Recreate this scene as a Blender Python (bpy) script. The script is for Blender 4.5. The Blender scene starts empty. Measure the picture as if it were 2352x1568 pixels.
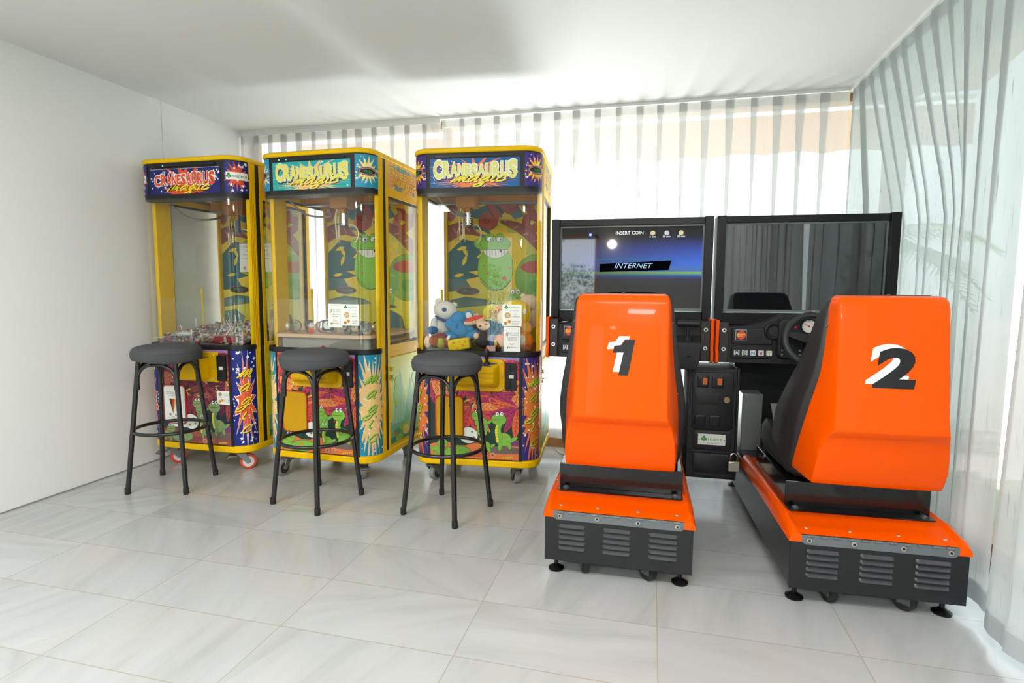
import bpy, bmesh, math, random
from mathutils import Vector, Matrix, geometry
random.seed(7)
sc = bpy.context.scene
PI = math.pi
COL = sc.collection

# ------------------------------------------------------------------ camera
F_PX, PITCH, ROLL, YAW, CAM_H = 1285.09, 0.0933, 0.0063, 0.2431, 1.10
cam_d = bpy.data.cameras.new('camera')
cam_d.sensor_width = 36.0
cam_d.lens = F_PX / 2352.0 * 36.0
cam_d.clip_start = 0.02
cam = bpy.data.objects.new('camera', cam_d)
COL.objects.link(cam)
_f = Vector((0, math.cos(PITCH), -math.sin(PITCH)))
_r0, _u0 = Vector((1, 0, 0)), Vector((0, math.sin(PITCH), math.cos(PITCH)))
_r = math.cos(ROLL) * _r0 + math.sin(ROLL) * _u0
_u = -math.sin(ROLL) * _r0 + math.cos(ROLL) * _u0
_m = Matrix((_r, _u, -_f)).transposed().to_4x4()
cam.matrix_world = Matrix.Translation((0, 0, CAM_H)) @ Matrix.Rotation(YAW, 4, 'Z') @ _m
sc.camera = cam

# ------------------------------------------------------------------ view, world, lights
sc.view_settings.view_transform = 'Standard'
sc.view_settings.look = 'None'
sc.view_settings.gamma = 1.0
sc.view_settings.use_curve_mapping = False
sc.view_settings.exposure = 0.84
cy = sc.cycles
cy.use_denoising = True
cy.use_adaptive_sampling = True
cy.adaptive_threshold = 0.05
cy.max_bounces = 8
cy.diffuse_bounces = 4
cy.glossy_bounces = 3
cy.transmission_bounces = 6
cy.transparent_max_bounces = 28
cy.sample_clamp_indirect = 6.0
cy.caustics_reflective = False
cy.caustics_refractive = False

world = bpy.data.worlds.new('world')
sc.world = world
world.use_nodes = True
nt = world.node_tree
nt.nodes.clear()
_bg = nt.nodes.new('ShaderNodeBackground')
_bg.inputs['Color'].default_value = (0.86, 0.94, 1.0, 1)
_bg.inputs['Strength'].default_value = 2.0
_ow = nt.nodes.new('ShaderNodeOutputWorld')
nt.links.new(_bg.outputs[0], _ow.inputs[0])

def light(name, kind, loc, rot, energy, color=(1, 1, 1), **kw):
    d = bpy.data.lights.new(name, kind)
    d.energy = energy
    d.color = color
    for k, v in kw.items():
        setattr(d, k, v)
    o = bpy.data.objects.new(name, d)
    o.location = loc
    o.rotation_euler = rot
    COL.objects.link(o)
    return o

sun = light('sun', 'SUN', (2, 8, 8), (math.radians(-27), math.radians(9), 0), 6.0, (1.0, 0.985, 0.965), angle=math.radians(0.6))

def portal(name, loc, rot, sx, sy):
    o = light(name, 'AREA', loc, rot, 1.0, shape='RECTANGLE', size=sx, size_y=sy)
    o.data.cycles.is_portal = True
    return o
# sky light enters through the two window walls and the door behind the camera
portal('portal_back', (-1.0, 3.92, 1.15), (math.radians(-90), 0, 0), 4.3, 2.3)
portal('portal_right', (1.42, 0.2, 1.15), (math.radians(90), 0, math.radians(90)), 7.2, 2.3)
portal('portal_door', (-1.05, -3.60, 1.1), (math.radians(90), 0, 0), 1.1, 2.2)
# four added fill lights, out of view: two above the camera, two further back
for _x, _y, _e, _s in ((-1.9, 0.2, 13, 1.15), (0.1, 0.2, 12, 1.15), (-2.55, -2.0, 42, .75), (0.35, -2.0, 42, .75)):
    light('fill_panel_light', 'AREA', (_x, _y, 2.215), (0, 0, 0), _e, (0.95, 0.98, 1.0), shape='RECTANGLE', size=_s, size_y=0.55)
# added lamp for sunlight thrown up from the bright terrace outside the back window
bounce_lamp = light('terrace_bounce_lamp', 'AREA', (-0.7, 5.45, 0.05), (math.radians(232), 0, 0), 50, (0.94, 0.97, 1.0), shape='RECTANGLE', size=1.3, size_y=0.5, spread=math.radians(75))

# ------------------------------------------------------------------ materials
def lin(c):
    if isinstance(c, str):
        c = c.lstrip('#')
        c = [int(c[i:i + 2], 16) / 255 for i in (0, 2, 4)]
    return tuple((v / 12.92 if v <= 0.04045 else ((v + 0.055) / 1.055) ** 2.4) for v in c[:3]) + (1.0,)

_MATS = {}
def mat(name, col='#808080', rough=0.5, metal=0.0, spec=0.5, emit=None, es=1.0, coat=0.0, bump=None, var=None):
    if name in _MATS:
        return _MATS[name]
    m = bpy.data.materials.new(name)
    m.use_nodes = True
    t = m.node_tree
    b = t.nodes['Principled BSDF']
    b.inputs['Base Color'].default_value = lin(col)
    b.inputs['Roughness'].default_value = rough
    b.inputs['Metallic'].default_value = metal
    b.inputs['Specular IOR Level'].default_value = spec
    if coat:
        b.inputs['Coat Weight'].default_value = coat
        b.inputs['Coat Roughness'].default_value = 0.04
    if emit:
        b.inputs['Emission Color'].default_value = lin(emit)
        b.inputs['Emission Strength'].default_value = es
    if bump or var:
        tc = t.nodes.new('ShaderNodeTexCoord')
        n = t.nodes.new('ShaderNodeTexNoise')
        t.links.new(tc.outputs['Object'], n.inputs['Vector'])
        if bump:
            n.inputs['Scale'].default_value = bump[0]
            n.inputs['Detail'].default_value = 3
            bp = t.nodes.new('ShaderNodeBump')
            bp.inputs['Strength'].default_value = bump[1]
            bp.inputs['Distance'].default_value = bump[2] if len(bump) > 2 else 0.002
            t.links.new(n.outputs['Fac'], bp.inputs['Height'])
            t.links.new(bp.outputs[0], b.inputs['Normal'])
        if var:
            n2 = t.nodes.new('ShaderNodeTexNoise')
            n2.inputs['Scale'].default_value = var[0]
            n2.inputs['Detail'].default_value = 4
            t.links.new(tc.outputs['Object'], n2.inputs['Vector'])
            mx = t.nodes.new('ShaderNodeMix')
            mx.data_type = 'RGBA'
            mx.inputs[6].default_value = lin(col)
            mx.inputs[7].default_value = lin(var[1])
            t.links.new(n2.outputs['Fac'], mx.inputs[0])
            t.links.new(mx.outputs[2], b.inputs['Base Color'])
    _MATS[name] = m
    return m

def ink(hexcol):
    return mat('print_' + hexcol.lstrip('#'), hexcol, rough=0.42, spec=0.35)

def glass_mat(name, tint=(0.985, 0.993, 0.988), base=0.022, edge=0.75, power=4.0, rough=0.0):
    if name in _MATS:
        return _MATS[name]
    m = bpy.data.materials.new(name)
    m.use_nodes = True
    t = m.node_tree
    t.nodes.clear()
    out = t.nodes.new('ShaderNodeOutputMaterial')
    tr = t.nodes.new('ShaderNodeBsdfTransparent')
    tr.inputs[0].default_value = tint + (1,)
    gl = t.nodes.new('ShaderNodeBsdfGlossy')
    gl.inputs['Roughness'].default_value = rough
    gl.inputs['Color'].default_value = (1, 1, 1, 1)
    lw = t.nodes.new('ShaderNodeLayerWeight')
    lw.inputs[0].default_value = 0.5
    pw = t.nodes.new('ShaderNodeMath'); pw.operation = 'POWER'; pw.inputs[1].default_value = power
    mu = t.nodes.new('ShaderNodeMath'); mu.operation = 'MULTIPLY_ADD'; mu.inputs[1].default_value = edge; mu.inputs[2].default_value = base
    mx = t.nodes.new('ShaderNodeMixShader')
    t.links.new(lw.outputs['Facing'], pw.inputs[0])
    t.links.new(pw.outputs[0], mu.inputs[0])
    t.links.new(mu.outputs[0], mx.inputs[0])
    t.links.new(tr.outputs[0], mx.inputs[1])
    t.links.new(gl.outputs[0], mx.inputs[2])
    t.links.new(mx.outputs[0], out.inputs[0])
    _MATS[name] = m
    return m

def curtain_mat(name, col, open_frac, transl=0.6):
    m = bpy.data.materials.new(name)
    m.use_nodes = True
    t = m.node_tree
    t.nodes.clear()
    out = t.nodes.new('ShaderNodeOutputMaterial')
    tr = t.nodes.new('ShaderNodeBsdfTransparent')
    tl = t.nodes.new('ShaderNodeBsdfTranslucent')
    df = t.nodes.new('ShaderNodeBsdfDiffuse')
    tc = t.nodes.new('ShaderNodeTexCoord')
    mp = t.nodes.new('ShaderNodeMapping')
    mp.inputs['Scale'].default_value = (160, 160, 7)
    nz = t.nodes.new('ShaderNodeTexNoise')
    nz.inputs['Scale'].default_value = 1.0
    nz.inputs['Detail'].default_value = 2
    t.links.new(tc.outputs['Object'], mp.inputs[0])
    t.links.new(mp.outputs[0], nz.inputs['Vector'])
    # slubs in the weave: small vertical streaks that are a little darker and denser
    rp = t.nodes.new('ShaderNodeMapRange')
    rp.inputs[1].default_value = 0.62; rp.inputs[2].default_value = 0.78
    t.links.new(nz.outputs['Fac'], rp.inputs[0])
    cm = t.nodes.new('ShaderNodeMix'); cm.data_type = 'RGBA'
    cm.inputs[6].default_value = lin(col)
    c2 = lin(col)
    cm.inputs[7].default_value = (c2[0] * 0.6, c2[1] * 0.6, c2[2] * 0.58, 1)
    t.links.new(rp.outputs[0], cm.inputs[0])
    t.links.new(cm.outputs[2], tl.inputs[0])
    t.links.new(cm.outputs[2], df.inputs[0])
    m1 = t.nodes.new('ShaderNodeMixShader'); m1.inputs[0].default_value = transl
    t.links.new(df.outputs[0], m1.inputs[1]); t.links.new(tl.outputs[0], m1.inputs[2])
    fo = t.nodes.new('ShaderNodeMapRange')
    fo.inputs[1].default_value = 0.0; fo.inputs[2].default_value = 1.0
    fo.inputs[3].default_value = 1 - open_frac; fo.inputs[4].default_value = min(1, 1 - open_frac + 0.25)
    t.links.new(rp.outputs[0], fo.inputs[0])
    m2 = t.nodes.new('ShaderNodeMixShader')
    t.links.new(fo.outputs[0], m2.inputs[0])
    t.links.new(tr.outputs[0], m2.inputs[1]); t.links.new(m1.outputs[0], m2.inputs[2])
    t.links.new(m2.outputs[0], out.inputs[0])
    return m

def emit_mat(name, col, strength):
    if name in _MATS:
        return _MATS[name]
    m = bpy.data.materials.new(name)
    m.use_nodes = True
    t = m.node_tree
    t.nodes.clear()
    out = t.nodes.new('ShaderNodeOutputMaterial')
    e = t.nodes.new('ShaderNodeEmission')
    e.inputs[0].default_value = lin(col)
    e.inputs[1].default_value = strength
    t.links.new(e.outputs[0], out.inputs[0])
    _MATS[name] = m
    return m

YEL = mat('yellow_paint', '#f4c200', 0.42, spec=0.2)
YEL2 = mat('yellow_plastic', '#e4b200', 0.45, spec=0.22, bump=(60, 0.08))
BLK = mat('black_plastic', '#19191b', 0.45, spec=0.4)
BLKM = mat('black_metal', '#0e0e10', 0.35, spec=0.3)
BLKG = mat('black_gloss', '#0d0d0e', 0.16, coat=0.25)
RUB = mat('black_rubber', '#1b1b1b', 0.7)
GREY = mat('grey_metal', '#8b8d8c', 0.42, metal=0.7)
DGREY = mat('dark_grey_metal', '#55595c', 0.45, metal=0.4)
CHROME = mat('chrome', '#e4e6e6', 0.16, metal=1.0)
ORNG = mat('orange_gelcoat', '#ee5300', 0.28, spec=0.10, coat=0.15)
OCHRE = mat('ochre_paint', '#bb7400', 0.5, spec=0.3)
WHITE = mat('white_plastic', '#e6e6e2', 0.4)
GLASS = glass_mat('clear_glass')
ACRYL = glass_mat('clear_acrylic', (0.985, 0.992, 0.987), 0.03, 0.5, 4.0)

# ------------------------------------------------------------------ mesh helpers
class MB:
    """collects shapes, then links them as ONE mesh object"""
    def __init__(s):
        s.v, s.f, s.mi, s.mats = [], [], [], []
    def _m(s, m):
        if m not in s.mats:
            s.mats.append(m)
        return s.mats.index(m)
    def add(s, verts, faces, m, T=None):
        o = len(s.v)
        if T is not None:
            verts = [T @ Vector(p) for p in verts]
        s.v += [tuple(p) for p in verts]
        k = s._m(m)
        for f in faces:
            s.f.append([i + o for i in f]); s.mi.append(k)
        return s
    def box(s, x0, x1, y0, y1, z0, z1, m, T=None):
        v = [(x, y, z) for z in (z0, z1) for y in (y0, y1) for x in (x0, x1)]
        return s.add(v, [(0, 2, 3, 1), (4, 5, 7, 6), (0, 1, 5, 4), (1, 3, 7, 5), (3, 2, 6, 7), (2, 0, 4, 6)], m, T)
    def loft(s, loops, m, closed=True, cap0=True, cap1=True, T=None):
        n = len(loops[0]); v = [p for L in loops for p in L]; f = []
        for i in range(len(loops) - 1):
            for j in range(n if closed else n - 1):
                a, b = i * n + j, i * n + (j + 1) % n
                f.append((a, b, b + n, a + n))
        if cap0: f.append(tuple(range(n - 1, -1, -1)))
        if cap1: f.append(tuple(range((len(loops) - 1) * n, len(loops) * n)))
        return s.add(v, f, m, T)
    def prism(s, outline, z0, z1, m, T=None):
        return s.loft([[(x, y, z0) for x, y in outline], [(x, y, z1) for x, y in outline]], m, T=T)
    def tube(s, pts, r, m, n=8, caps=True, T=None, closed=False):
        pts = [Vector(p) for p in pts]; loops = []
        N = len(pts); up = None
        for i, p in enumerate(pts):
            if closed:
                d = pts[(i + 1) % N] - pts[i - 1]
            else:
                d = pts[min(i + 1, N - 1)] - pts[max(i - 1, 0)]
            d.normalize()
            if up is None:
                up = d.orthogonal().normalized()
            else:
                up = (up - d * up.dot(d))
                up = up.normalized() if up.length > 1e-6 else d.orthogonal().normalized()
            w = d.cross(up)
            rr = r[i] if isinstance(r, (list, tuple)) else r
            loops.append([p + (up * math.cos(2 * PI * k / n) + w * math.sin(2 * PI * k / n)) * rr for k in range(n)])
        if closed:
            loops.append(loops[0])
            # seam may twist a little; align it
            return s.loft(loops, m, cap0=False, cap1=False, T=T)
        return s.loft(loops, m, cap0=caps, cap1=caps, T=T)
    def lathe(s, prof, m, n=24, T=None, caps=True):
        loops = [[(r * math.cos(2 * PI * k / n), r * math.sin(2 * PI * k / n), z) for k in range(n)] for r, z in prof]
        return s.loft(loops, m, cap0=caps, cap1=caps, T=T)
    def cyl(s, c, axis, r, h, m, n=20, T=None):
        a = Vector(axis).normalized() * (h / 2); c = Vector(c)
        return s.tube([c - a, c + a], r, m, n=n, T=T)
    def ell(s, c, rx, ry, rz, m, n=16, k=10, T=None, R=None):
        c = Vector(c); loops = []
        for i in range(1, k):
            th = PI * i / k
            L = [Vector((rx * math.sin(th) * math.cos(2 * PI * j / n), ry * math.sin(th) * math.sin(2 * PI * j / n), -rz * math.cos(th))) for j in range(n)]
            if R is not None: L = [R @ p for p in L]
            loops.append([p + c for p in L])
        return s.loft(loops, m, T=T)
    def build(s, name, parent=None, smooth=40, bevel=0, seg=2, loc=None, sub=0):
        me = bpy.data.meshes.new(name)
        me.from_pydata(s.v, [], s.f)
        for m in s.mats:
            me.materials.append(m)
        me.polygons.foreach_set('material_index', s.mi)
        bm = bmesh.new(); bm.from_mesh(me)
        bmesh.ops.recalc_face_normals(bm, faces=bm.faces)
        bm.to_mesh(me); bm.free()
        if smooth:
            me.polygons.foreach_set('use_smooth', [True] * len(me.polygons))
            me.set_sharp_from_angle(angle=math.radians(smooth))
        me.update()
        o = bpy.data.objects.new(name, me)
        COL.objects.link(o)
        if parent: o.parent = parent
        if loc: o.location = loc
        if bevel:
            b = o.modifiers.new('bevel', 'BEVEL'); b.width = bevel; b.segments = seg
            b.limit_method = 'ANGLE'; b.angle_limit = math.radians(40); b.harden_normals = False
        if sub:
            q = o.modifiers.new('sub', 'SUBSURF'); q.levels = sub; q.render_levels = sub
        return o

def tag(o, label=None, cat=None, group=None, kind=None):
    if label: o['label'] = label
    if cat: o['category'] = cat
    if group: o['group'] = group
    if kind: o['kind'] = kind
    return o

def thing(name, label, cat, loc=(0, 0, 0), rz=0, group=None):
    o = bpy.data.objects.new(name, None)
    o.empty_display_size = 0.1
    COL.objects.link(o)
    o.location = loc; o.rotation_euler = (0, 0, rz)
    return tag(o, label, cat, group)

def copy_tree(o, parent=None):
    c = o.copy(); COL.objects.link(c); c.parent = parent
    for ch in list(o.children):
        copy_tree(ch, c)
    return c

def rrect(x0, x1, y0, y1, r, n=5):
    p = []
    for cx_, cy_, a in ((x1 - r, y1 - r, 0), (x0 + r, y1 - r, 90), (x0 + r, y0 + r, 180), (x1 - r, y0 + r, 270)):
        for i in range(n + 1):
            t = math.radians(a + 90 * i / n)
            p.append((cx_ + r * math.cos(t), cy_ + r * math.sin(t)))
    return p

def catmull(pts, n=6, closed=False):
    P = [Vector(p) for p in pts]; out = []; N = len(P)
    for i in range(N if closed else N - 1):
        if closed:
            a, b, c, d = P[i - 1], P[i], P[(i + 1) % N], P[(i + 2) % N]
        else:
            a, b, c, d = P[max(i - 1, 0)], P[i], P[i + 1], P[min(i + 2, N - 1)]
        for k in range(n):
            t = k / n
            out.append(0.5 * ((2 * b) + (c - a) * t + (2 * a - 5 * b + 4 * c - d) * t * t + (3 * b - a - 3 * c + d) * t ** 3))
    if not closed: out.append(P[-1])
    return out

# ------------------------------------------------------------------ flat print: lettering and drawings laid on a surface
_TX = {}
def text_tris(s, offset=0.0, shear=0.0):
    key = (s, offset, shear)
    if key in _TX: return _TX[key]
    c = bpy.data.curves.new('lettering', 'FONT')
    c.body = s; c.size = 1.0; c.offset = offset; c.shear = shear; c.resolution_u = 4
    o = bpy.data.objects.new('lettering', c); COL.objects.link(o)
    dg = bpy.context.evaluated_depsgraph_get(); dg.update()
    e = o.evaluated_get(dg); me = e.to_mesh()
    vs = [(v.co.x, v.co.y) for v in me.vertices]
    me.calc_loop_triangles()
    tr = [[vs[i] for i in t.vertices] for t in me.loop_triangles]
    e.to_mesh_clear()
    bpy.data.objects.remove(o); bpy.data.curves.remove(c)
    _TX[key] = tr
    return tr

def bounds(tr):
    xs = [p[0] for t in tr for p in t]; ys = [p[1] for t in tr for p in t]
    return min(xs), max(xs), min(ys), max(ys)

def clip_poly(poly, axis, val, keep_less):
    out = []
    for i in range(len(poly)):
        a, b = poly[i - 1], poly[i]
        ia = (a[axis] <= val) if keep_less else (a[axis] >= val)
        ib = (b[axis] <= val) if keep_less else (b[axis] >= val)
        if ia != ib:
            t = (val - a[axis]) / (b[axis] - a[axis])
            out.append(tuple(a[k] + t * (b[k] - a[k]) for k in (0, 1)))
        if ib: out.append(b)
    return out

class Art:
    """a printed sheet: shapes stacked in the order they are drawn, clipped to the sheet"""
    def __init__(s, x0, x1, y0, y1):
        s.b = (x0, x1, y0, y1); s.items = []
    def tris(s, tr, col):
        s.items.append((tr, col)); return s
    def poly(s, pts, col):
        pts = [(p[0], p[1]) for p in pts]
        idx = geometry.tessellate_polygon([[Vector((x, y, 0)) for x, y in pts]])
        return s.tris([[pts[i] for i in t] for t in idx], col)
    def rect(s, x0, x1, y0, y1, col):
        return s.tris([[(x0, y0), (x1, y0), (x1, y1)], [(x0, y0), (x1, y1), (x0, y1)]], col)
    def ell(s, x, y, rx, ry, col, rot=0, n=20, edge=None, ew=0.002):
        if edge: s.ell(x, y, rx + ew, ry + ew, edge, rot, n)
        c, q = math.cos(rot), math.sin(rot)
        P = [(x + c * rx * math.cos(t) - q * ry * math.sin(t), y + q * rx * math.cos(t) + c * ry * math.sin(t)) for t in [2 * PI * i / n for i in range(n)]]
        return s.tris([[P[0], P[i], P[i + 1]] for i in range(1, n - 1)], col)
    def star(s, x, y, r, col, n=5, inner=0.42, rot=None):
        rot = random.uniform(0, 6) if rot is None else rot
        return s.burst(x, y, r, r, n, inner, col, rot)
    def burst(s, x, y, rx, ry, n, inner, col, rot=0, jit=0.0, seed=1):
        rd = random.Random(seed); P = []
        for i in range(2 * n):
            t = rot + PI * i / n
            k = 1.0 if i % 2 == 0 else inner
            k *= 1 + rd.uniform(-jit, jit)
            P.append((x + rx * k * math.cos(t), y + ry * k * math.sin(t)))
        return s.tris([[(x, y), P[i], P[(i + 1) % (2 * n)]] for i in range(2 * n)], col)
    def stroke(s, pts, w, col, smooth=5):
        P = catmull([(p[0], p[1], 0) for p in pts], smooth) if smooth and len(pts) > 2 else [Vector((p[0], p[1], 0)) for p in pts]
        tr = []; N = len(P); L = []
        for i, p in enumerate(P):
            d = (P[min(i + 1, N - 1)] - P[max(i - 1, 0)]).normalized()
            ww = w(i / (N - 1)) if callable(w) else w
            q = Vector((-d.y, d.x, 0)) * ww / 2
            L.append(((p + q)[:2], (p - q)[:2]))
        for a, b in zip(L, L[1:]):
            tr += [[a[0], a[1], b[1]], [a[0], b[1], b[0]]]
        s.tris(tr, col)
        if not callable(w):
            for p in (P[0], P[-1]): s.ell(p.x, p.y, w / 2, w / 2, col, n=8)
        return s
    def text(s, body, x, y, h, col, w=None, align='c', offset=0.0, shear=0.0):
        tr = text_tris(body, offset, shear); base = text_tris(body, 0.0, shear)
        if not base: return s
        a, b, c, d = bounds(base)
        hh = text_tris('H'); H = bounds(hh)[3]
        k = h / H; kx = k if w is None else w / (b - a)
        ox = {'c': (a + b) / 2, 'l': a, 'r': b}[align]
        return s.tris([[((px - ox) * kx + x, py * k + y) for px, py in t] for t in tr], col)
    def glyph(s, ch, x0, x1, y0, y1, col, offset=0.0, dx=0, dy=0, shear=0.0):
        tr = text_tris(ch, offset, shear); a, b, c, d = bounds(text_tris(ch, 0.0, shear))
        kx, ky = (x1 - x0) / (b - a), (y1 - y0) / (d - c)
        return s.tris([[((px - a) * kx + x0 + dx, (py - c) * ky + y0 + dy) for px, py in t] for t in tr], col)
    def build(s, name, parent, mp, strip=None, ystrip=None, eps=1.6e-5, base=2e-4):
        mb = MB(); x0, x1, y0, y1 = s.b
        eps = min(eps, 0.0035 / max(1, len(s.items)))
        for k, (tr, col) in enumerate(s.items):
            m = ink(col) if isinstance(col, str) else col
            for t in tr:
                p = list(t)
                for ax, val, kl in ((0, x0, 0), (0, x1, 1), (1, y0, 0), (1, y1, 1)):
                    if p: p = clip_poly(p, ax, val, kl)
                if len(p) < 3: continue
                pieces = [p]
                if strip:
                    lo, hi = min(q[0] for q in p), max(q[0] for q in p)
                    pieces = []; i = math.floor(lo / strip)
                    while i * strip < hi:
                        q = clip_poly(p, 0, i * strip, 0)
                        if q: q = clip_poly(q, 0, (i + 1) * strip, 1)
                        if len(q) >= 3: pieces.append(q)
                        i += 1
                if ystrip:
                    full, pieces = pieces, []
                    for p in full:
                        lo, hi = min(q[1] for q in p), max(q[1] for q in p); i = math.floor(lo / ystrip)
                        while i * ystrip < hi:
                            q = clip_poly(p, 1, i * ystrip, 0)
                            if q: q = clip_poly(q, 1, (i + 1) * ystrip, 1)
                            if len(q) >= 3: pieces.append(q)
                            i += 1
                for q in pieces:
                    mb.add([mp(a, b, base + k * eps) for a, b in q], [tuple(range(len(q)))], m)
        return mb.build(name, parent, smooth=0)

MAGIC = {
 'm': [[(0, .02), (.12, .5), (.08, .05), (.26, .52), (.22, .05), (.40, .5), (.37, .08), (.46, .03)]],
 'a': [[(.26, .44), (.12, .46), (.02, .18), (.10, .03), (.26, .42), (.25, .08), (.34, .03)]],
 'g': [[(.26, .44), (.12, .46), (.02, .2), (.10, .08), (.26, .42), (.20, -.22), (.05, -.36), (-.02, -.22), (.34, .08)]],
 'i': [[(.04, .44), (.03, .08), (.12, .03)], [(.08, .64), (.09, .66)]],
 'c': [[(.24, .38), (.16, .48), (.02, .22), (.06, .04), (.20, .06), (.30, .16)]],
}
def magic(art, x, y, sx, sy, w, col, shadow=None, lean=0.35, letters='magic', sd=(0.003, -0.003)):
    """handwritten word, x,y = left end of the baseline"""
    adv = {'m': .50, 'a': .38, 'g': .38, 'i': .17, 'c': .34}
    for dx, dy, c in (([sd + (shadow,)] if shadow else []) + [(0, 0, col)]):
        ox = 0
        for ch in letters:
            for st in MAGIC[ch]:
                art.stroke([(x + dx + (ox + px + lean * py) * sx, y + dy + py * sy) for px, py in st], w, c)
            ox += adv[ch]
# ------------------------------------------------------------------ the room
XL, XR, YB, YR, ZC = -3.03, 1.36, 3.84, -3.6, 2.262

def floor_material():
    m = bpy.data.materials.new('marble_tiles'); m.use_nodes = True
    t = m.node_tree; N = t.nodes; L = t.links
    b = N['Principled BSDF']
    tc = N.new('ShaderNodeTexCoord')
    sp = N.new('ShaderNodeSeparateXYZ'); L.new(tc.outputs['Object'], sp.inputs[0])
    def math_(op, a, v=None, v2=None):
        n = N.new('ShaderNodeMath'); n.operation = op
        for i, q in enumerate((a, v, v2)):
            if q is None: continue
            if isinstance(q, (int, float)): n.inputs[i].default_value = q
            else: L.new(q, n.inputs[i])
        return n.outputs[0]
    TW, TD, OX, OY = 0.5972, 0.3056, -1.146, 1.501
    u = math_('DIVIDE', math_('SUBTRACT', sp.outputs[0], OX), TW)
    v = math_('DIVIDE', math_('SUBTRACT', sp.outputs[1], OY), TD)
    iu, iv = math_('FLOOR', u), math_('FLOOR', v)
    fu, fv = math_('FRACT', u), math_('FRACT', v)
    du = math_('MULTIPLY', math_('MINIMUM', fu, math_('SUBTRACT', 1, fu)), TW)
    dv = math_('MULTIPLY', math_('MINIMUM', fv, math_('SUBTRACT', 1, fv)), TD)
    dist = math_('MINIMUM', du, dv)
    cid = N.new('ShaderNodeCombineXYZ'); L.new(iu, cid.inputs[0]); L.new(iv, cid.inputs[1])
    wn = N.new('ShaderNodeTexWhiteNoise'); wn.noise_dimensions = '2D'; L.new(cid.outputs[0], wn.inputs['Vector'])
    # veins: every tile has its own direction and offset
    ang = math_('MULTIPLY', wn.outputs['Value'], 3.1)
    vr = N.new('ShaderNodeVectorRotate'); vr.rotation_type = 'Z_AXIS'
    L.new(tc.outputs['Object'], vr.inputs['Vector']); L.new(ang, vr.inputs['Angle'])
    off = N.new('ShaderNodeVectorMath'); off.operation = 'MULTIPLY_ADD'
    L.new(wn.outputs['Color'], off.inputs[0]); off.inputs[1].default_value = (9, 9, 9); L.new(vr.outputs[0], off.inputs[2])
    mp = N.new('ShaderNodeMapping'); mp.inputs['Scale'].default_value = (1.6, 9.0, 1); L.new(off.outputs[0], mp.inputs[0])
    nz = N.new('ShaderNodeTexNoise'); nz.inputs['Scale'].default_value = 1.0; nz.inputs['Detail'].default_value = 6; nz.inputs['Roughness'].default_value = 0.55; nz.inputs['Distortion'].default_value = 0.5
    L.new(mp.outputs[0], nz.inputs['Vector'])
    rp = N.new('ShaderNodeValToRGB'); e = rp.color_ramp.elements
    e[0].position = 0.30; e[0].color = lin('#a5a9a7')
    e[1].position = 0.62; e[1].color = lin('#b5b8b8')
    x = e.new(0.46); x.color = lin('#b0b3b2')
    L.new(nz.outputs['Fac'], rp.inputs[0])
    # warm stains here and there
    nz2 = N.new('ShaderNodeTexNoise'); nz2.inputs['Scale'].default_value = 1.7; nz2.inputs['Detail'].default_value = 3
    L.new(off.outputs[0], nz2.inputs['Vector'])
    r2 = N.new('ShaderNodeMapRange'); r2.inputs[1].default_value = 0.55; r2.inputs[2].default_value = 0.75; r2.inputs[4].default_value = 0.4
    L.new(nz2.outputs['Fac'], r2.inputs[0])
    mx = N.new('ShaderNodeMix'); mx.data_type = 'RGBA'; L.new(r2.outputs[0], mx.inputs[0])
    L.new(rp.outputs[0], mx.inputs[6]); mx.inputs[7].default_value = lin('#bdb5a8')
    # tile to tile brightness
    br = math_('MULTIPLY_ADD', wn.outputs['Value'], 0.09, 0.93)
    hs = N.new('ShaderNodeHueSaturation'); L.new(mx.outputs[2], hs.inputs['Color']); L.new(br, hs.inputs['Value'])
    g = N.new('ShaderNodeMapRange'); g.inputs[1].default_value = 0.0012; g.inputs[2].default_value = 0.0026; g.inputs[3].default_value = 0.75; g.inputs[4].default_value = 0.0
    L.new(dist, g.inputs[0])
    m2 = N.new('ShaderNodeMix'); m2.data_type = 'RGBA'; L.new(g.outputs[0], m2.inputs[0])
    L.new(hs.outputs[0], m2.inputs[6]); m2.inputs[7].default_value = lin('#9c9484')
    L.new(m2.outputs[2], b.inputs['Base Color'])
    b.inputs['Roughness'].default_value = 0.17
    b.inputs['Specular IOR Level'].default_value = 0.5
    return m

def slab(name, x0, x1, y0, y1, z0, z1, m, kind='structure', parent=None):
    o = MB().box(x0, x1, y0, y1, z0, z1, m).build(name, parent, smooth=0)
    if kind: o['kind'] = kind
    return o

M_WALL = mat('white_plaster', '#eeeeec', 0.75, bump=(35, 0.10, 0.004))
M_CEIL = mat('ceiling_paint', '#e2e2df', 0.85)
M_REAR = mat('dark_rear_wall', '#77746c', 0.6)
M_WOOD = mat('window_wood', '#9a6a3c', 0.5, bump=(30, 0.1))
M_FRAME_W = mat('white_window_frame', '#e9e9e6', 0.45)

fl = MB().box(XL - 0.2, XR + 0.2, YR - 0.2, YB + 0.06, -0.08, 0.0, floor_material()).build('floor', smooth=0); fl['kind'] = 'structure'
slab('ceiling', XL - 0.2, XR + 0.2, YR - 0.2, YB + 0.06, ZC, ZC + 0.15, M_CEIL)
slab('wall_left', XL - 0.2, XL, YR - 0.2, YB + 0.06, 0, ZC, M_WALL)
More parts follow.
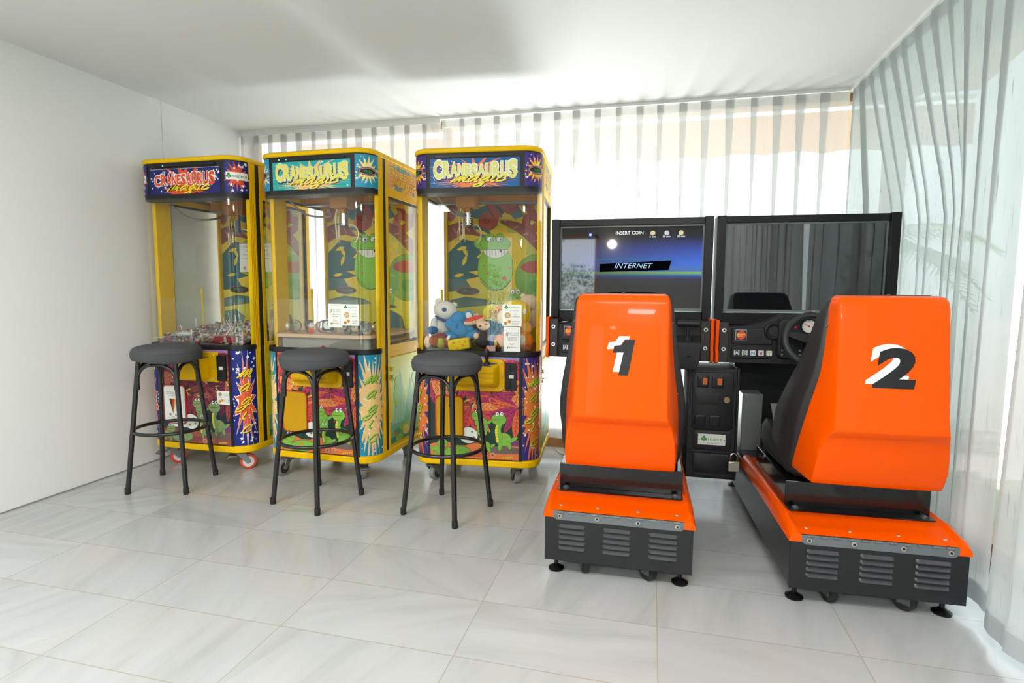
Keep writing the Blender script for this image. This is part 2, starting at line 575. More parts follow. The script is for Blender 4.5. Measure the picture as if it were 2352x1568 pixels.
# rear wall behind the camera, with a doorway onto the pool terrace
wr = MB()
DX0, DX1, DZ = -1.46, -0.68, 2.02
wr.box(XL, DX0, YR - 0.2, YR, 0, ZC, M_REAR).box(DX1, XR + 0.2, YR - 0.2, YR, 0, ZC, M_REAR).box(DX0, DX1, YR - 0.2, YR, DZ, ZC, M_REAR)
tag(wr.build('wall_rear', smooth=0), kind='structure')
df = MB()
df.box(DX0, DX0 + 0.05, YR - 0.14, YR + 0.01, 0, DZ, M_WOOD).box(DX1 - 0.05, DX1, YR - 0.14, YR + 0.01, 0, DZ, M_WOOD).box(DX0, DX1, YR - 0.14, YR + 0.01, DZ - 0.05, DZ, M_WOOD)
tag(df.build('door_1', smooth=0), kind='structure')
# thin grey joint strip where the wall meets the floor
tag(MB().box(XL, XL + 0.004, YR, 3.7, 0.0, 0.006, mat('joint_grey', '#8d8a82', 0.8)).build('trim_1', smooth=0), kind='structure')
# faint seam of the boxed-out corner on the left wall
tag(MB().box(XL, XL + 0.0015, 2.998, 3.001, 0.0, ZC, mat('seam_grey', '#c9c9c4', 0.8)).build('trim_2', smooth=0), kind='structure')

# window 1: the glazed back wall, wooden bottom rail and posts
w1 = MB()
w1.box(XL, XR, 3.80, 3.88, 0.0, 0.062, M_WOOD).box(XL, XR, 3.815, 3.88, 0.070, 0.105, M_WOOD).box(XL, XR, 3.83, 3.87, 0.062, 0.070, mat('rail_dark', '#3a2c20', 0.7))
w1.box(XL, XR, 3.80, 3.88, ZC - 0.048, ZC, M_WOOD)
for px in (XL + 0.03, -1.43, XR - 0.02):
    w1.box(px - 0.025, px + 0.025, 3.82, 3.87, 0.1, ZC - 0.03, M_WOOD)
o1 = w1.build('window_1', smooth=0); o1['kind'] = 'structure'
MB().box(XL, XR, 3.842, 3.848, 0.1, ZC - 0.048, glass_mat('window_glass', (0.97, 0.99, 0.98), 0.04, 0.6, 4)).build('window_pane', o1, smooth=0)
# window 2: the glazed right wall behind the second curtain
w2 = MB()
w2.box(XR, XR + 0.08, YR, YB + 0.06, 0.0, 0.09, M_WOOD).box(XR, XR + 0.08, YR, YB + 0.06, ZC - 0.06, ZC, M_WOOD)
for py in (YB, 2.05, 0.2, -1.7, YR + 0.1):
    w2.box(XR + 0.005, XR + 0.065, py - 0.03, py + 0.03, 0.09, ZC - 0.06, M_WOOD)
o2 = w2.build('window_2', smooth=0); o2['kind'] = 'structure'
MB().box(XR + 0.03, XR + 0.036, YR, YB, 0.09, ZC - 0.06, _MATS['window_glass']).build('window_pane', o2, smooth=0)

# ------------------------------------------------------------------ curtains
def curtain(name, label, P0, D, Nrm, length, z0, z1, pitch, fold, m, header=0.055, amp=0.012, seed=0, bulge=None, wav=1.0, lean=0.0):
    """P0 = start (x,y); D along the track; Nrm towards the room. Pleats are real folds of cloth."""
    rd = random.Random(seed)
    n = max(1, int(length / pitch)); pitch = length / n
    phs = [rd.uniform(-0.22, 0.22) * pitch for _ in range(n + 1)]
    wid = [fold * rd.uniform(0.75, 1.25) for _ in range(n + 1)]
    zs = [z1, z1 - 0.5 * header, z1 - header, z1 - header - 0.05, z1 - 0.2, z1 - 0.35]
    k = 12
    zs += [z1 - 0.35 + (z0 - (z1 - 0.35)) * (i + 1) / k for i in range(k)]
    def row(z):
        f = (z1 - z) / (z1 - z0)
        hd = 1.0 if z >= z1 - header - 1e-4 else max(0.10, 1.0 - 1.5 * ((z1 - header - z) / (z1 - z0 - header)) ** 0.7)
        A = amp * (0.12 + 0.88 * min(1, f * 1.6)) * wav
        pts = []
        for i in range(n + 1):
            c = i * pitch + phs[i] * min(1, 0.35 + 0.5 * f)
            w = wid[i] * hd
            if i > 0:
                a = pts[-1][0]
                for q in (0.25, 0.5, 0.75):
                    pts.append((a + (c + w / 2 - a) * q, 0.006 * (1 - q)))
            pts.append((c + w / 2, 0.0)); pts.append((c - w / 2, 0.004)); pts.append((c - w / 2 + 0.002, 0.008))
            if i == n: pts = pts[:-2]
        out = []
        for t, o in pts:
            t = min(max(t, 0), length)
            tl = t + lean * f
            s = o + A * math.sin(2 * PI * t / (pitch * 2.1) + 1.3 * math.sin(t * 3.1 + seed)) + 0.5 * A * math.sin(2 * PI * t / (pitch * 0.93) + f * 0.35 + seed)
            b = bulge(t, z) if bulge else 0
            out.append((P0[0] + D[0] * tl + Nrm[0] * (s - b), P0[1] + D[1] * tl + Nrm[1] * (s - b), z))
        return out
    rows = [row(z) for z in zs]
    mb = MB(); mb.loft(rows, m, closed=False, cap0=False, cap1=False)
    # doubled cloth of the header tape and of the hem
    for za, zb in ((z1, z1 - header), (z0 + 0.07, z0)):
        r0, r1 = row(za), row(zb)
        mb.loft([[(x - Nrm[0] * 0.004, y - Nrm[1] * 0.004, z) for x, y, z in r] for r in (r0, r1)], m, closed=False, cap0=False, cap1=False)
    o = mb.build(name, smooth=60)
    return tag(o, label, 'curtain')

CB = curtain_mat('sheer_cloth_back', '#dcdcda', 0.38, 0.30)
CR = curtain_mat('sheer_cloth_side', '#c6cccd', 0.09, 0.38)
curtain('sheer_curtain', 'sheer white pleated curtain behind the claw machines, between the white wall and the wooden post', (-3.02, 3.705), (1, 0), (0, -1), 1.59, 0.09, 2.222, 0.118, 0.044, CB, seed=1)
curtain('sheer_curtain', 'wide sheer white pleated curtain behind the two black screens', (-1.415, 3.70), (1, 0), (0, -1), 2.49, 0.09, 2.243, 0.126, 0.046, CB, seed=2, amp=0.014)
def push_out(t, z):
    y = 3.66 - t
    g = max(0.0, min(1.0, (y - 2.25) / 0.6)) * max(0.0, min(1.0, (3.66 - y) / 0.3)); g = g * g * (3 - 2 * g)
    h = max(0.0, min(1.0, (2.2 - z) / 0.72))
    return 0.15 * g * h
curtain('sheer_curtain', 'bluish white pleated curtain beside the second orange seat, hung from the corner', (1.085, 3.66), (0, -1), (-1, 0), 1.60, 0.055, 2.240, 0.125, 0.05, CR, header=0.06, amp=0.012, seed=3, bulge=push_out)
curtain('sheer_curtain', 'bluish white curtain nearest the camera at the right edge, beyond the gap with daylight', (1.060, 1.955), (0, -1), (-1, 0), 3.9, 0.045, 2.240, 0.16, 0.05, CR, header=0.06, amp=0.022, seed=5, lean=-0.09)
# rails
rail = MB().box(XL, 1.08, 3.688, 3.712, 2.246, ZC, M_FRAME_W).box(XL, -1.43, 3.694, 3.706, 2.222, 2.246, M_FRAME_W)
tag(rail.build('curtain_rail', smooth=0), 'slim white curtain rail along the ceiling above the back curtains', 'curtain rail')
rail = MB().box(1.07, 1.10, YR + 0.05, 3.70, 2.243, ZC, M_FRAME_W)
tag(rail.build('curtain_rail', smooth=0), 'slim white curtain rail along the ceiling above the right curtain', 'curtain rail')

# ------------------------------------------------------------------ outside
M_TERR = mat('terrace_stone', '#cdcbc6', 0.8, var=(0.8, '#bcbab4'))
slab('ground_terrace', -14, 14, YB + 0.07, 26, -0.12, -0.03, M_TERR)
slab('ground_garden', XR + 0.25, 20, -14, YB + 0.06, -0.12, -0.03, mat('lawn_green', '#7f9070', 0.9, var=(1.5, '#93997f')))
slab('ground_pool_deck', -14, XR + 0.2, -22, YR - 0.21, -0.12, -0.03, M_TERR)
tag(MB().box(-8, 4, -14, -8, -0.029, -0.02, mat('pool_water', '#3aa6d0', 0.05)).build('pool_water', smooth=0), 'blue swimming pool on the terrace behind the open door', 'pool', kind='structure')
M_AWN = mat('awning_cloth', '#e6c3aa', 0.8)
_t = M_AWN.node_tree; _b = _t.nodes['Principled BSDF']
_tl = _t.nodes.new('ShaderNodeBsdfTranslucent'); _tl.inputs[0].default_value = lin('#eec9ae')
_mx = _t.nodes.new('ShaderNodeMixShader'); _mx.inputs[0].default_value = 0.16
_t.links.new(_b.outputs[0], _mx.inputs[1]); _t.links.new(_tl.outputs[0], _mx.inputs[2]); _t.links.new(_mx.outputs[0], _t.nodes['Material Output'].inputs[0])
aw = thing('awning', 'peach cloth awning with a hanging valance outside the back window', 'awning', (0, 0, 0))
MB().loft([[(-3.6, 3.95, 2.86), (2.4, 3.95, 2.86), (2.4, 3.95, 2.85), (-3.6, 3.95, 2.85)], [(-3.6, 5.2, 2.66), (2.4, 5.2, 2.66), (2.4, 5.2, 2.65), (-3.6, 5.2, 2.65)]], M_AWN).build('canopy', aw, smooth=0)
vl = MB(); top = []; bot = []
for i in range(121):
    xx = -3.6 + 6.0 * i / 120
    top.append((xx, 5.24, 2.56 + 0.01 * math.sin(xx))); bot.append((xx, 5.24 + 0.02 * math.sin(xx * 5), 2.235 + 0.025 * abs(math.sin(xx * PI / 0.45))))
vl.loft([[(x, y - 0.002, z) for x, y, z in top], [(x, y - 0.002, z) for x, y, z in bot], [(x, y + 0.002, z) for x, y, z in bot], [(x, y + 0.002, z) for x, y, z in top]], M_AWN, closed=False, cap0=False, cap1=False)
vl.build('valance', aw, smooth=60)
MB().tube([(-3.6, 5.25, 2.62), (2.4, 5.25, 2.62)], 0.02, WHITE).build('front_bar', aw)

def palm(x, y, h, seed, label, r=1.3, n=16):
    rd = random.Random(seed)
    p = thing('palm_tree', label, 'tree', (x, y, -0.03))
    MB().tube([(0, 0, 0), (0.05, 0.02, h * 0.5), (0.02, 0, h)], [0.13, 0.10, 0.09], mat('palm_bark', '#7d6a52', 0.9), n=10).build('trunk', p)
    fr = MB(); g = mat('palm_green', '#5f8a3c', 0.6)
    for i in range(n):
        a = 2 * PI * i / n + rd.uniform(-.2, .2); e = rd.uniform(-0.2, 0.9)
        d = Vector((math.cos(a), math.sin(a), 0)); prev = None
        rib = []
        for k in range(9):
            s = k / 8
            rib.append(Vector((0, 0, h)) + d * (r * s) + Vector((0, 0, r * (e * s - 0.9 * s * s))))
        fr.tube(rib, [0.012 * (1 - 0.7 * k / 8) for k in range(9)], g, n=4)
        side = d.cross(Vector((0, 0, 1)))
        for k in range(24):
            s = 0.12 + 0.86 * k / 23
            q = rib[min(int(s * 8), 7)].lerp(rib[min(int(s * 8) + 1, 8)], s * 8 - int(s * 8))
            ln = 0.38 * r * math.sin(PI * min(1, s * 0.9 + 0.1)) + 0.05
            for sg in (-1, 1):
                tip = q + side * sg * ln * 0.8 + d * ln * 0.45 - Vector((0, 0, ln * 0.35))
                wv = d * 0.016
                fr.add([q - wv, q + wv, tip], [(0, 1, 2)], g)
    fr.build('fronds', p, smooth=0)
    return p
palm(1.9, 5.9, 1.55, 3, 'palm with drooping fronds showing through the back curtain near the corner', 1.0)
palm(3.1, 2.55, 1.7, 4, 'palm whose fronds show in the gap between the right curtains', 1.2, 20)
def shrub(x, y, z, rx, rz, seed, col, label):
    rd = random.Random(seed); p = thing('garden_shrub', label, 'shrub', (x, y, -0.03))
    mb = MB(); g = mat('leaf_' + col.lstrip('#'), col, 0.6)
    for i in range(900):
        a, b = rd.uniform(0, 2 * PI), math.acos(rd.uniform(-1, 1)); q = rd.uniform(0.55, 1) 
        c = Vector((rx * q * math.sin(b) * math.cos(a), rx * q * math.sin(b) * math.sin(a), z + rz * q * math.cos(b)))
        if c.z < 0: continue
        d = Vector((rd.uniform(-1, 1), rd.uniform(-1, 1), rd.uniform(-1, 1))).normalized(); e = d.orthogonal().normalized(); L = rd.uniform(.05, .11)
        mb.add([c - d * L, c + e * L * .35, c + d * L, c - e * L * .35], [(0, 1, 2, 3)], g)
    mb.build('foliage', p, smooth=0)
    MB().tube([(0, 0, 0), (0, 0, z)], [0.05, 0.03], mat('palm_bark', '#7d6a52', 0.9), n=7).build('stem', p)
shrub(2.9, 0.1, 1.1, 0.8, 1.1, 11, '#4f7a35', 'dark green garden shrub outside the right window, nearest the camera')
shrub(-2.2, -15.2, 1.0, 1.3, 1.2, 21, '#5d7f45', 'garden shrub beyond the pool, left one seen only as a reflection')
shrub(1.5, -15.6, 1.0, 1.4, 1.3, 22, '#4f7240', 'garden shrub beyond the pool, right one seen only as a reflection')
pc = thing('poolside_canopy', 'white canopy on a flared column by the swimming pool', 'canopy', (-3.4, -7.2, -.03))
MB().lathe([(.5, 0), (.26, .5), (.17, 1.2), (.17, 2.0), (.3, 2.35)], WHITE, 20).build('column', pc)
MB().box(-1.6, 1.6, -1.2, 1.2, 2.35, 2.5, WHITE).build('roof_slab', pc, bevel=.01)
shrub(4.0, 5.0, 0.9, 0.9, 1.0, 12, '#5d8a3f', 'green garden shrub outside the right window near the corner')
# flat fixtures added to carry the fill lights, out of the frame
for _i, (_x, _y, _w) in enumerate(((-1.9, 0.2, .6), (0.1, 0.2, .6), (-2.55, -2.0, .4), (0.35, -2.0, .4))):
    pn = thing('fill_lamp', 'flat white lamp added as fill light %s the camera, %s' % ('above' if _i < 2 else 'well behind', 'towards the white wall' if _i % 2 == 0 else 'towards the right curtain'), 'lamp', (_x, _y, ZC))
    MB().box(-_w, _w, -.3, .3, -.03, 0, WHITE).build('housing', pn, bevel=.004)
    MB().box(-_w + .025, _w - .025, -.275, .275, -.036, -.0305, emit_mat('fill_lamp_diffuser', '#fff6ea', 6)).build('diffuser', pn, smooth=0)
# globe lamp above the door behind the camera
gl = thing('wall_lamp', 'round white globe lamp beside the open door behind the camera', 'lamp', (-.44, YR + 0.12, 1.86))
MB().ell((0, 0, 0), 0.07, 0.07, 0.07, emit_mat('lamp_globe', '#fff4e2', 25), n=20, k=12).build('globe', gl)
MB().cyl((0, -0.08, 0), (0, 1, 0), 0.05, 0.08, GREY).build('bracket', gl)
# ------------------------------------------------------------------ claw machines
W, D, H, RAD = 0.694, 0.676, 1.838, 0.095
HW = W / 2
def plan(inset=0.0, depth=D, y0=0.0, r=RAD, n=8):
    """outline seen from above: square at the back, rounded at the two front corners"""
    x, r = HW - inset, max(0.01, r - inset); y = y0 + inset; p = [(x, depth), (-x, depth)]
    for i in range(n + 1):
        t = math.radians(180 + 90 * i / n); p.append((-x + r + r * math.cos(t), y + r + r * math.sin(t)))
    for i in range(n + 1):
        t = math.radians(270 + 90 * i / n); p.append((x - r + r * math.cos(t), y + r + r * math.sin(t)))
    return p
def front_path(off, y_end=0.10, r=RAD, n=10):
    """open path: left side, round the front, right side; off>0 is outwards"""
    R_ = r + off; p = [(-HW - off, y_end)]
    for i in range(n + 1):
        t = math.radians(180 + 90 * i / n); p.append((-HW + r + R_ * math.cos(t), r + R_ * math.sin(t)))
    for i in range(n + 1):
        t = math.radians(270 + 90 * i / n); p.append((HW - r + R_ * math.cos(t), r + R_ * math.sin(t)))
    p.append((HW + off, y_end)); return p
def sheet(mb, z0, z1, o_in, o_out, m, y_end=0.10):
    a, b = front_path(o_in, y_end), front_path(o_out, y_end)
    mb.loft([[(p[0], p[1], z0), (q[0], q[1], z0), (q[0], q[1], z1), (p[0], p[1], z1)] for p, q in zip(a, b)], m)
def map_front(x, y, e): return (x, -e, y)
def map_corner(sgn):
    def f(x, y, e):                     # x = distance from the start of the curve towards the side
        t = min(x / RAD, PI / 2); ex = x - RAD * t if x / RAD > PI / 2 else 0
        if x < 0: px, py, nx, ny = HW - RAD + x, 0.0, 0, -1
        else: px, py, nx, ny = HW - RAD + RAD * math.sin(t), RAD - RAD * math.cos(t) + ex, math.sin(t), -math.cos(t)
        return (sgn * (px + nx * e), py + ny * e, y)
    return f
def map_side(sgn):
    return lambda x, y, e: (sgn * (HW + e), x, y)
def map_back(x, y, e): return (x, 0.628 - e, y)

STAR = '#f4f4f0'
def scatter_stars(a, x0, x1, y0, y1, n, r, seed, col=STAR):
    rd = random.Random(seed)
    for _ in range(n):
        a.star(rd.uniform(x0, x1), rd.uniform(y0, y1), r * rd.uniform(0.5, 1.2), col, rot=rd.uniform(0, 6))

def wobble_word(a, x0, x1, yb, h, fill, edge, shadow, style):
    word = 'CRANESAURUS'
    hs = [1.0, .86, .74, .66, .60, .80, .60, .70, .80, .84, 1.0] if style else [.86, .86, .84, .84, .74, .92, .84, .9, .92, .94, 1.0]
    dy = [0, .06, .12, .12, .14, -.06, .12, .06, .04, 0, -.06] if style else [-.02, .05, .1, -.02, .08, -.02, .12, .08, .02, .04, -.02]
    ws = [1.2, 1.0, .95, .9, .75, .9, .95, .95, 1.0, 1.0, 1.1]
    tot = sum(ws); x = x0; G = []
    for c, q, d, w in zip(word, hs, dy, ws):
        ww = (x1 - x0) * w / tot
        G.append((c, x + ww * 0.10, x + ww * 0.90, yb + d * h, yb + d * h + q * h)); x += ww
    if shadow:
        for c, u0, u1, v0, v1 in G: a.glyph(c, u0, u1, v0, v1, shadow, 0.10, 0.004 if style else 0, -0.009 if style else -0.004)
    for c, u0, u1, v0, v1 in G: a.glyph(c, u0, u1, v0, v1, edge, 0.095)
    for c, u0, u1, v0, v1 in G: a.glyph(c, u0, u1, v0, v1, fill, 0.04)

def clover(a, x, y, r, col='#1f8a3a'):
    for dx, dy in ((0, .62), (-.62, -.25), (.62, -.25)): a.ell(x + dx * r, y + dy * r, r * .55, r * .55, col)
    a.poly([(x - r * .3, y - r * 1.15), (x + r * .3, y - r * 1.15), (x, y - r * .1)], col)

def marquee_art(k, p):
    a = Art(-0.243, 0.238, 1.634, 1.783)
    if k == 0:
        a.rect(-.25, .25, 1.6, 1.8, '#1c2368'); a.rect(-.25, .25, 1.776, 1.8, '#d8d8e8'); a.rect(-.25, .25, 1.778, 1.8, '#17171a')
        a.burst(0, 1.70, .16, .10, 14, .55, '#e2532e', .1, .25, 3); scatter_stars(a, -.235, .23, 1.645, 1.765, 46, .010, 5)
        wobble_word(a, -.215, .205, 1.685, .066, '#e4502c', '#f2efe6', '#3a2a70', 0)
        a.burst(0, 1.652, .17, .045, 12, .5, '#e2532e', .15, .2, 8)
        magic(a, -.125, 1.652, .16, .062, .0085, '#f2d21f', '#1a1a2a')
    else:
        bg, br, fi, ed, sh, mg = (('#1fa6a6', '#f2bd72', '#f0dc5c', '#b9d8c8', '#3c4a44', '#f4de60') if k == 1 else ('#175e98', '#ee7f4a', '#dfe07a', '#f2efe2', '#4a2a5c', '#f0e04c'))
        a.rect(-.25, .25, 1.6, 1.8, bg)
        a.burst(.0, 1.72, .25, .075, 20, .35, br, .05, .2, 4); a.rect(-.25, .25, 1.70, 1.735, bg) if k == 9 else None
        a.burst(0, 1.662, .235, .058, 26, .42, br, .06, .25, 9)
        scatter_stars(a, -.23, .23, 1.64, 1.775, 40, .006, 6 + k)
        wobble_word(a, -.225, .225, 1.685, .085, fi, ed, sh, 1)
        magic(a, -.13, 1.660, .165, .066, .0085, mg, '#26262a')
    a.build('marquee_artwork', p, map_front)
    for s in (1, -1):
        c = Art(.012, .152, 1.634, 1.806)
        if k == 0:
            c.rect(0, .2, 1.6, 1.82, '#1b2370'); c.burst(.08, 1.725, .07, .085, 15, .5, '#e4502c', .1, .15, 2)
            scatter_stars(c, .015, .15, 1.64, 1.80, 16, .010, 3)
            c.rect(.022, .145, 1.705, 1.747, '#eef0e6')
            xs = .038 if s == 1 else .125
            clover(c, xs, 1.727, .013)
            _cod = Art(0, 1, 0, 1)
            if s == 1: c.text('codere', .098, 1.719, .016, '#3a3f3a', w=.078)
            else:      # the map mirrors x on the left corner, so mirror the word here
                tr = text_tris('codere'); A = bounds(tr); kk = .078 / (A[1] - A[0])
                c.tris([[(.072 - (q[0] - (A[0] + A[1]) / 2) * kk, 1.719 + q[1] * kk) for q in t] for t in tr], '#3a3f3a')
        else:
            bg, o_, i_ = ('#1f8fb0', '#f2cf7a', '#efe08a') if k == 1 else ('#3a2a78', '#e8752c', '#f0d832')
            c.rect(0, .2, 1.6, 1.82, bg); c.burst(.08, 1.72, .068, .078, 14, .52, o_, .1, .2, 2)
            c.burst(.08, 1.72, .054, .060, 14, .5, i_, .1, .2, 2); scatter_stars(c, .015, .15, 1.64, 1.80, 22, .006, 8)
            c.ell(.082, 1.718, .055, .022, '#2c2f6a'); c.ell(.082, 1.718, .051, .019, '#c07a78'); c.ell(.082, 1.718, .044, .0145, '#232a26')
            tr = text_tris('PRESAS'); A = bounds(tr); kk = .045 / (A[1] - A[0])
            c.tris([[(.085 + s * (q[0] - (A[0] + A[1]) / 2) * kk, 1.714 + q[1] * kk) for q in t] for t in tr], '#3fae4a')
            c.rect(.055, .11, 1.708, 1.7095, '#3fae4a')
        c.build('corner_artwork', p, map_corner(s), strip=.012)

def dino(a, x, y, k, G='#6fb53a', DK='#29401f', face=1, neck=True):
    """a plain cartoon lizard: round head on a neck, barrel body, striped belly"""
    def E(dx, dy, rx, ry, c, rot=0, e=True): a.ell(x + face * dx * k, y + dy * k, rx * k, ry * k, c, rot * face, edge=DK if e else None, ew=.0016)
    E(.42, -.02, .34, .10, G, .5); E(.0, 0, .40, .34, G); E(.3, -.30, .10, .20, G, .2); E(-.18, -.36, .10, .24, G, -.1)
    if neck:
        a.stroke([(x - face * .18 * k, y + .1 * k), (x - face * .28 * k, y + .5 * k), (x - face * .16 * k, y + .9 * k)], .30 * k, DK)
        a.stroke([(x - face * .18 * k, y + .1 * k), (x - face * .28 * k, y + .5 * k), (x - face * .16 * k, y + .9 * k)], .27 * k, G)
        a.stroke([(x - face * .30 * k, y - .1 * k), (x - face * .38 * k, y + .4 * k), (x - face * .3 * k, y + .8 * k)], .12 * k, '#e8d84a')
        for i in range(6): a.stroke([(x - face * .42 * k, y + (i * .15 - .05) * k), (x - face * .30 * k, y + (i * .15 - .02) * k)], .012 * k, DK, 0)
    hy = 1.02 if neck else .42
    E(-.24, hy, .38, .30, G); E(-.30, hy - .02, .30, .015, DK, .05, False)
    E(-.10, hy + .28, .085, .10, '#f4f4ee'); E(-.08, hy + .29, .035, .05, '#1a1a1a', 0, False); E(-.32, hy + .27, .085, .10, '#f4f4ee'); E(-.30, hy + .28, .035, .05, '#1a1a1a', 0, False)
    for dx, dy in ((.15, .12), (-.05, .2), (-.4, hy - .12)): E(dx, dy, .05, .04, '#d8783a', 0, False)

def leaf(a, x, y, L, wd, rot, col, rib='#3a1420', n=6):
    c, s = math.cos(rot), math.sin(rot)
    T = lambda u, v: (x + c * u - s * v, y + s * u + c * v)
    P = [T(L * t, wd * math.sin(PI * t) ** .8) for t in [i / 10 for i in range(11)]] + [T(L * t, -wd * math.sin(PI * t) ** .8) for t in [i / 10 for i in range(9, 0, -1)]]
    a.poly(P, col); r = Art(*a.b); r.stroke([T(0, 0), T(L * .95, 0)], .0022, rib, 0)
    for i in range(1, n):
        t = i / n
        for sg in (1, -1): r.stroke([T(L * t * .85, 0), T(L * (t * .85 + .12), sg * wd * math.sin(PI * t) * .85)], .0016, rib, 0)
    a.tris([q for tr, c_ in r.items for q in tr], rib)

def front_art(k, p):
    a = Art(-.262, .262, .168, .738)
    x0, x1 = -.262, .262
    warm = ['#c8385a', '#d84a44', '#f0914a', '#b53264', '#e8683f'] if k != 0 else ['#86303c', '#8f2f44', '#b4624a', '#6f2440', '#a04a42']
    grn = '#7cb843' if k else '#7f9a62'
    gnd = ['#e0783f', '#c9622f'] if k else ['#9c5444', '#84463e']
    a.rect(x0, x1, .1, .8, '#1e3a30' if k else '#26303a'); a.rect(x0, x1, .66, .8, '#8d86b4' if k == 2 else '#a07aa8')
    rd = random.Random(20 + k)
    for (cx_, cy_, n, L, w, a0, a1, ci) in ((-.2, .72, 6, .17, .020, 3.2, 6.2, 1), (.26, .60, 7, .17, .022, 2.3, 4.4, 2), (-.02, .62, 7, .18, .020, 3.3, 6.0, 0), (.08, .52, 9, .15, .018, 3.0, 6.4, 3), (-.24, .60, 6, .15, .022, 4.4, 6.6, 2), (-.02, .46, 8, .17, .022, 3.0, 6.3, 1), (.24, .46, 6, .16, .020, 2.6, 4.6, 3), (.22, .72, 5, .14, .020, 3.6, 5.6, 0), (-.10, .74, 5, .16, .020, 3.8, 5.6, 0)):
        for i in range(n):
            leaf(a, cx_, cy_, L * rd.uniform(.8, 1.15), w * rd.uniform(.8, 1.2), a0 + (a1 - a0) * i / (n - 1), warm[(ci + (i % 2)) % 5] if i % 3 else warm[ci], '#1e1620')
    for i in range(14):
        xx, yy = rd.uniform(-.22, .22), rd.uniform(.40, .66); t = rd.uniform(0, 3)
        a.stroke([(xx, yy), (xx + .02 * math.cos(t), yy + .02 * math.sin(t))], .005, '#c8d870', 0)
    P = [(x0, .16), (x1, .16), (x1, .255)] + [(x1 - (x1 - x0) * i / 10, .25 + .012 * math.sin(i * 1.7)) for i in range(1, 11)]
    a.poly(P, gnd[0]); a.ell(.16, .225, .11, .022, '#6f5f58'); a.ell(-.02, .195, .13, .016, gnd[1]); a.rect(.19, x1, .25, .285, '#7a3f72')
    a.ell(-.035, .30, .052, .045, '#e6e8de', edge='#29401f'); 
    for dx, dy in ((-.03, .01), (.02, .02), (-.01, -.02), (.03, -.01)): a.ell(-.035 + dx, .30 + dy, .006, .006, '#5d8a3f')
    dino(a, .035, .375, .085, grn, neck=False); dino(a, .160, .285, .108, grn); dino(a, .06, .245, .074, grn); dino(a, -.20, .215, .080, grn, face=-1, neck=False)
    a.ell(-.10, .205, .075, .032, grn, .1, edge='#29401f'); a.ell(-.11, .215, .01, .009, '#d8783a')
    for fx, fy in ((.10, .195), (.06, .19)):
        for i in range(5): a.ell(fx + .010 * math.cos(i * 1.257), fy + .009 * math.sin(i * 1.257), .008, .007, '#e08a70')
        a.ell(fx, fy, .006, .006, '#3a7a50')
    for bx, by, t in ((.19, .185, .1), (.225, .55, -1), (-.05, .49, .4)):
        a.stroke([(bx - .03 * math.cos(t), by - .03 * math.sin(t)), (bx + .02 * math.cos(t), by + .02 * math.sin(t))], .010, '#d8b040', 0)
        for i in range(4): a.stroke([(bx + (i - 2) * .012, by), (bx + (i - 2) * .012 + .006, by - .018)], .0016, '#5a4020', 0)
    a.rect(x0, -.252, .1, .8, '#1b1b1d'); a.rect(.244, x1, .1, .8, '#1b1b1d'); a.rect(x0, x1, .1, .172, '#1b1b1d')
    a.build('front_artwork', p, map_front)
    for s in (1, -1):
        c = Art(.010, .158, .172, .738)
        if k == 0:
            c.rect(0, .2, .1, .8, '#17237a'); c.burst(.085, .44, .072, .27, 15, .5, '#f2efe6', .1, .22, 4); c.burst(.085, .44, .066, .25, 15, .5, '#df5a34', .1, .22, 4)
            scatter_stars(c, .02, .15, .19, .30, 16, .010, 3); scatter_stars(c, .02, .15, .60, .73, 14, .012, 5); scatter_stars(c, .015, .155, .30, .6, 22, .006, 9); wc, wsd = '#f2d21f', '#1a1a22'
        elif k == 1:
            c.rect(0, .2, .1, .8, '#1489ac'); c.burst(.085, .45, .10, .30, 26, .62, '#f2c985', .06, .2, 4); scatter_stars(c, .015, .155, .18, .72, 46, .008, 7, '#f4ece0'); wc, wsd = '#9ccc4a', '#4a5a2a'
        else:
            c.rect(0, .2, .1, .8, '#37307a'); c.burst(.085, .45, .095, .32, 24, .6, '#e07a38', .06, .2, 4); scatter_stars(c, .015, .155, .18, .72, 52, .008, 8); wc, wsd = '#b8cc3a', '#4a3a1a'
        yy = .575
        for ch, dx in zip('magic', (0, .004, .008, .012, .01)):
            if s == 1:
                magic(c, .040 + dx, yy, .155, .095, .0075, wc, wsd, letters=ch)
            else:
                tmp = Art(0, 1, 0, 1); magic(tmp, .040 + dx, yy, .155, .095, .0075, wc, wsd, letters=ch)
                for tr, col in tmp.items: c.tris([[(.168 - q[0], q[1]) for q in t] for t in tr], col)
            yy -= .082
        c.build('corner_artwork', p, map_corner(s), strip=.012)

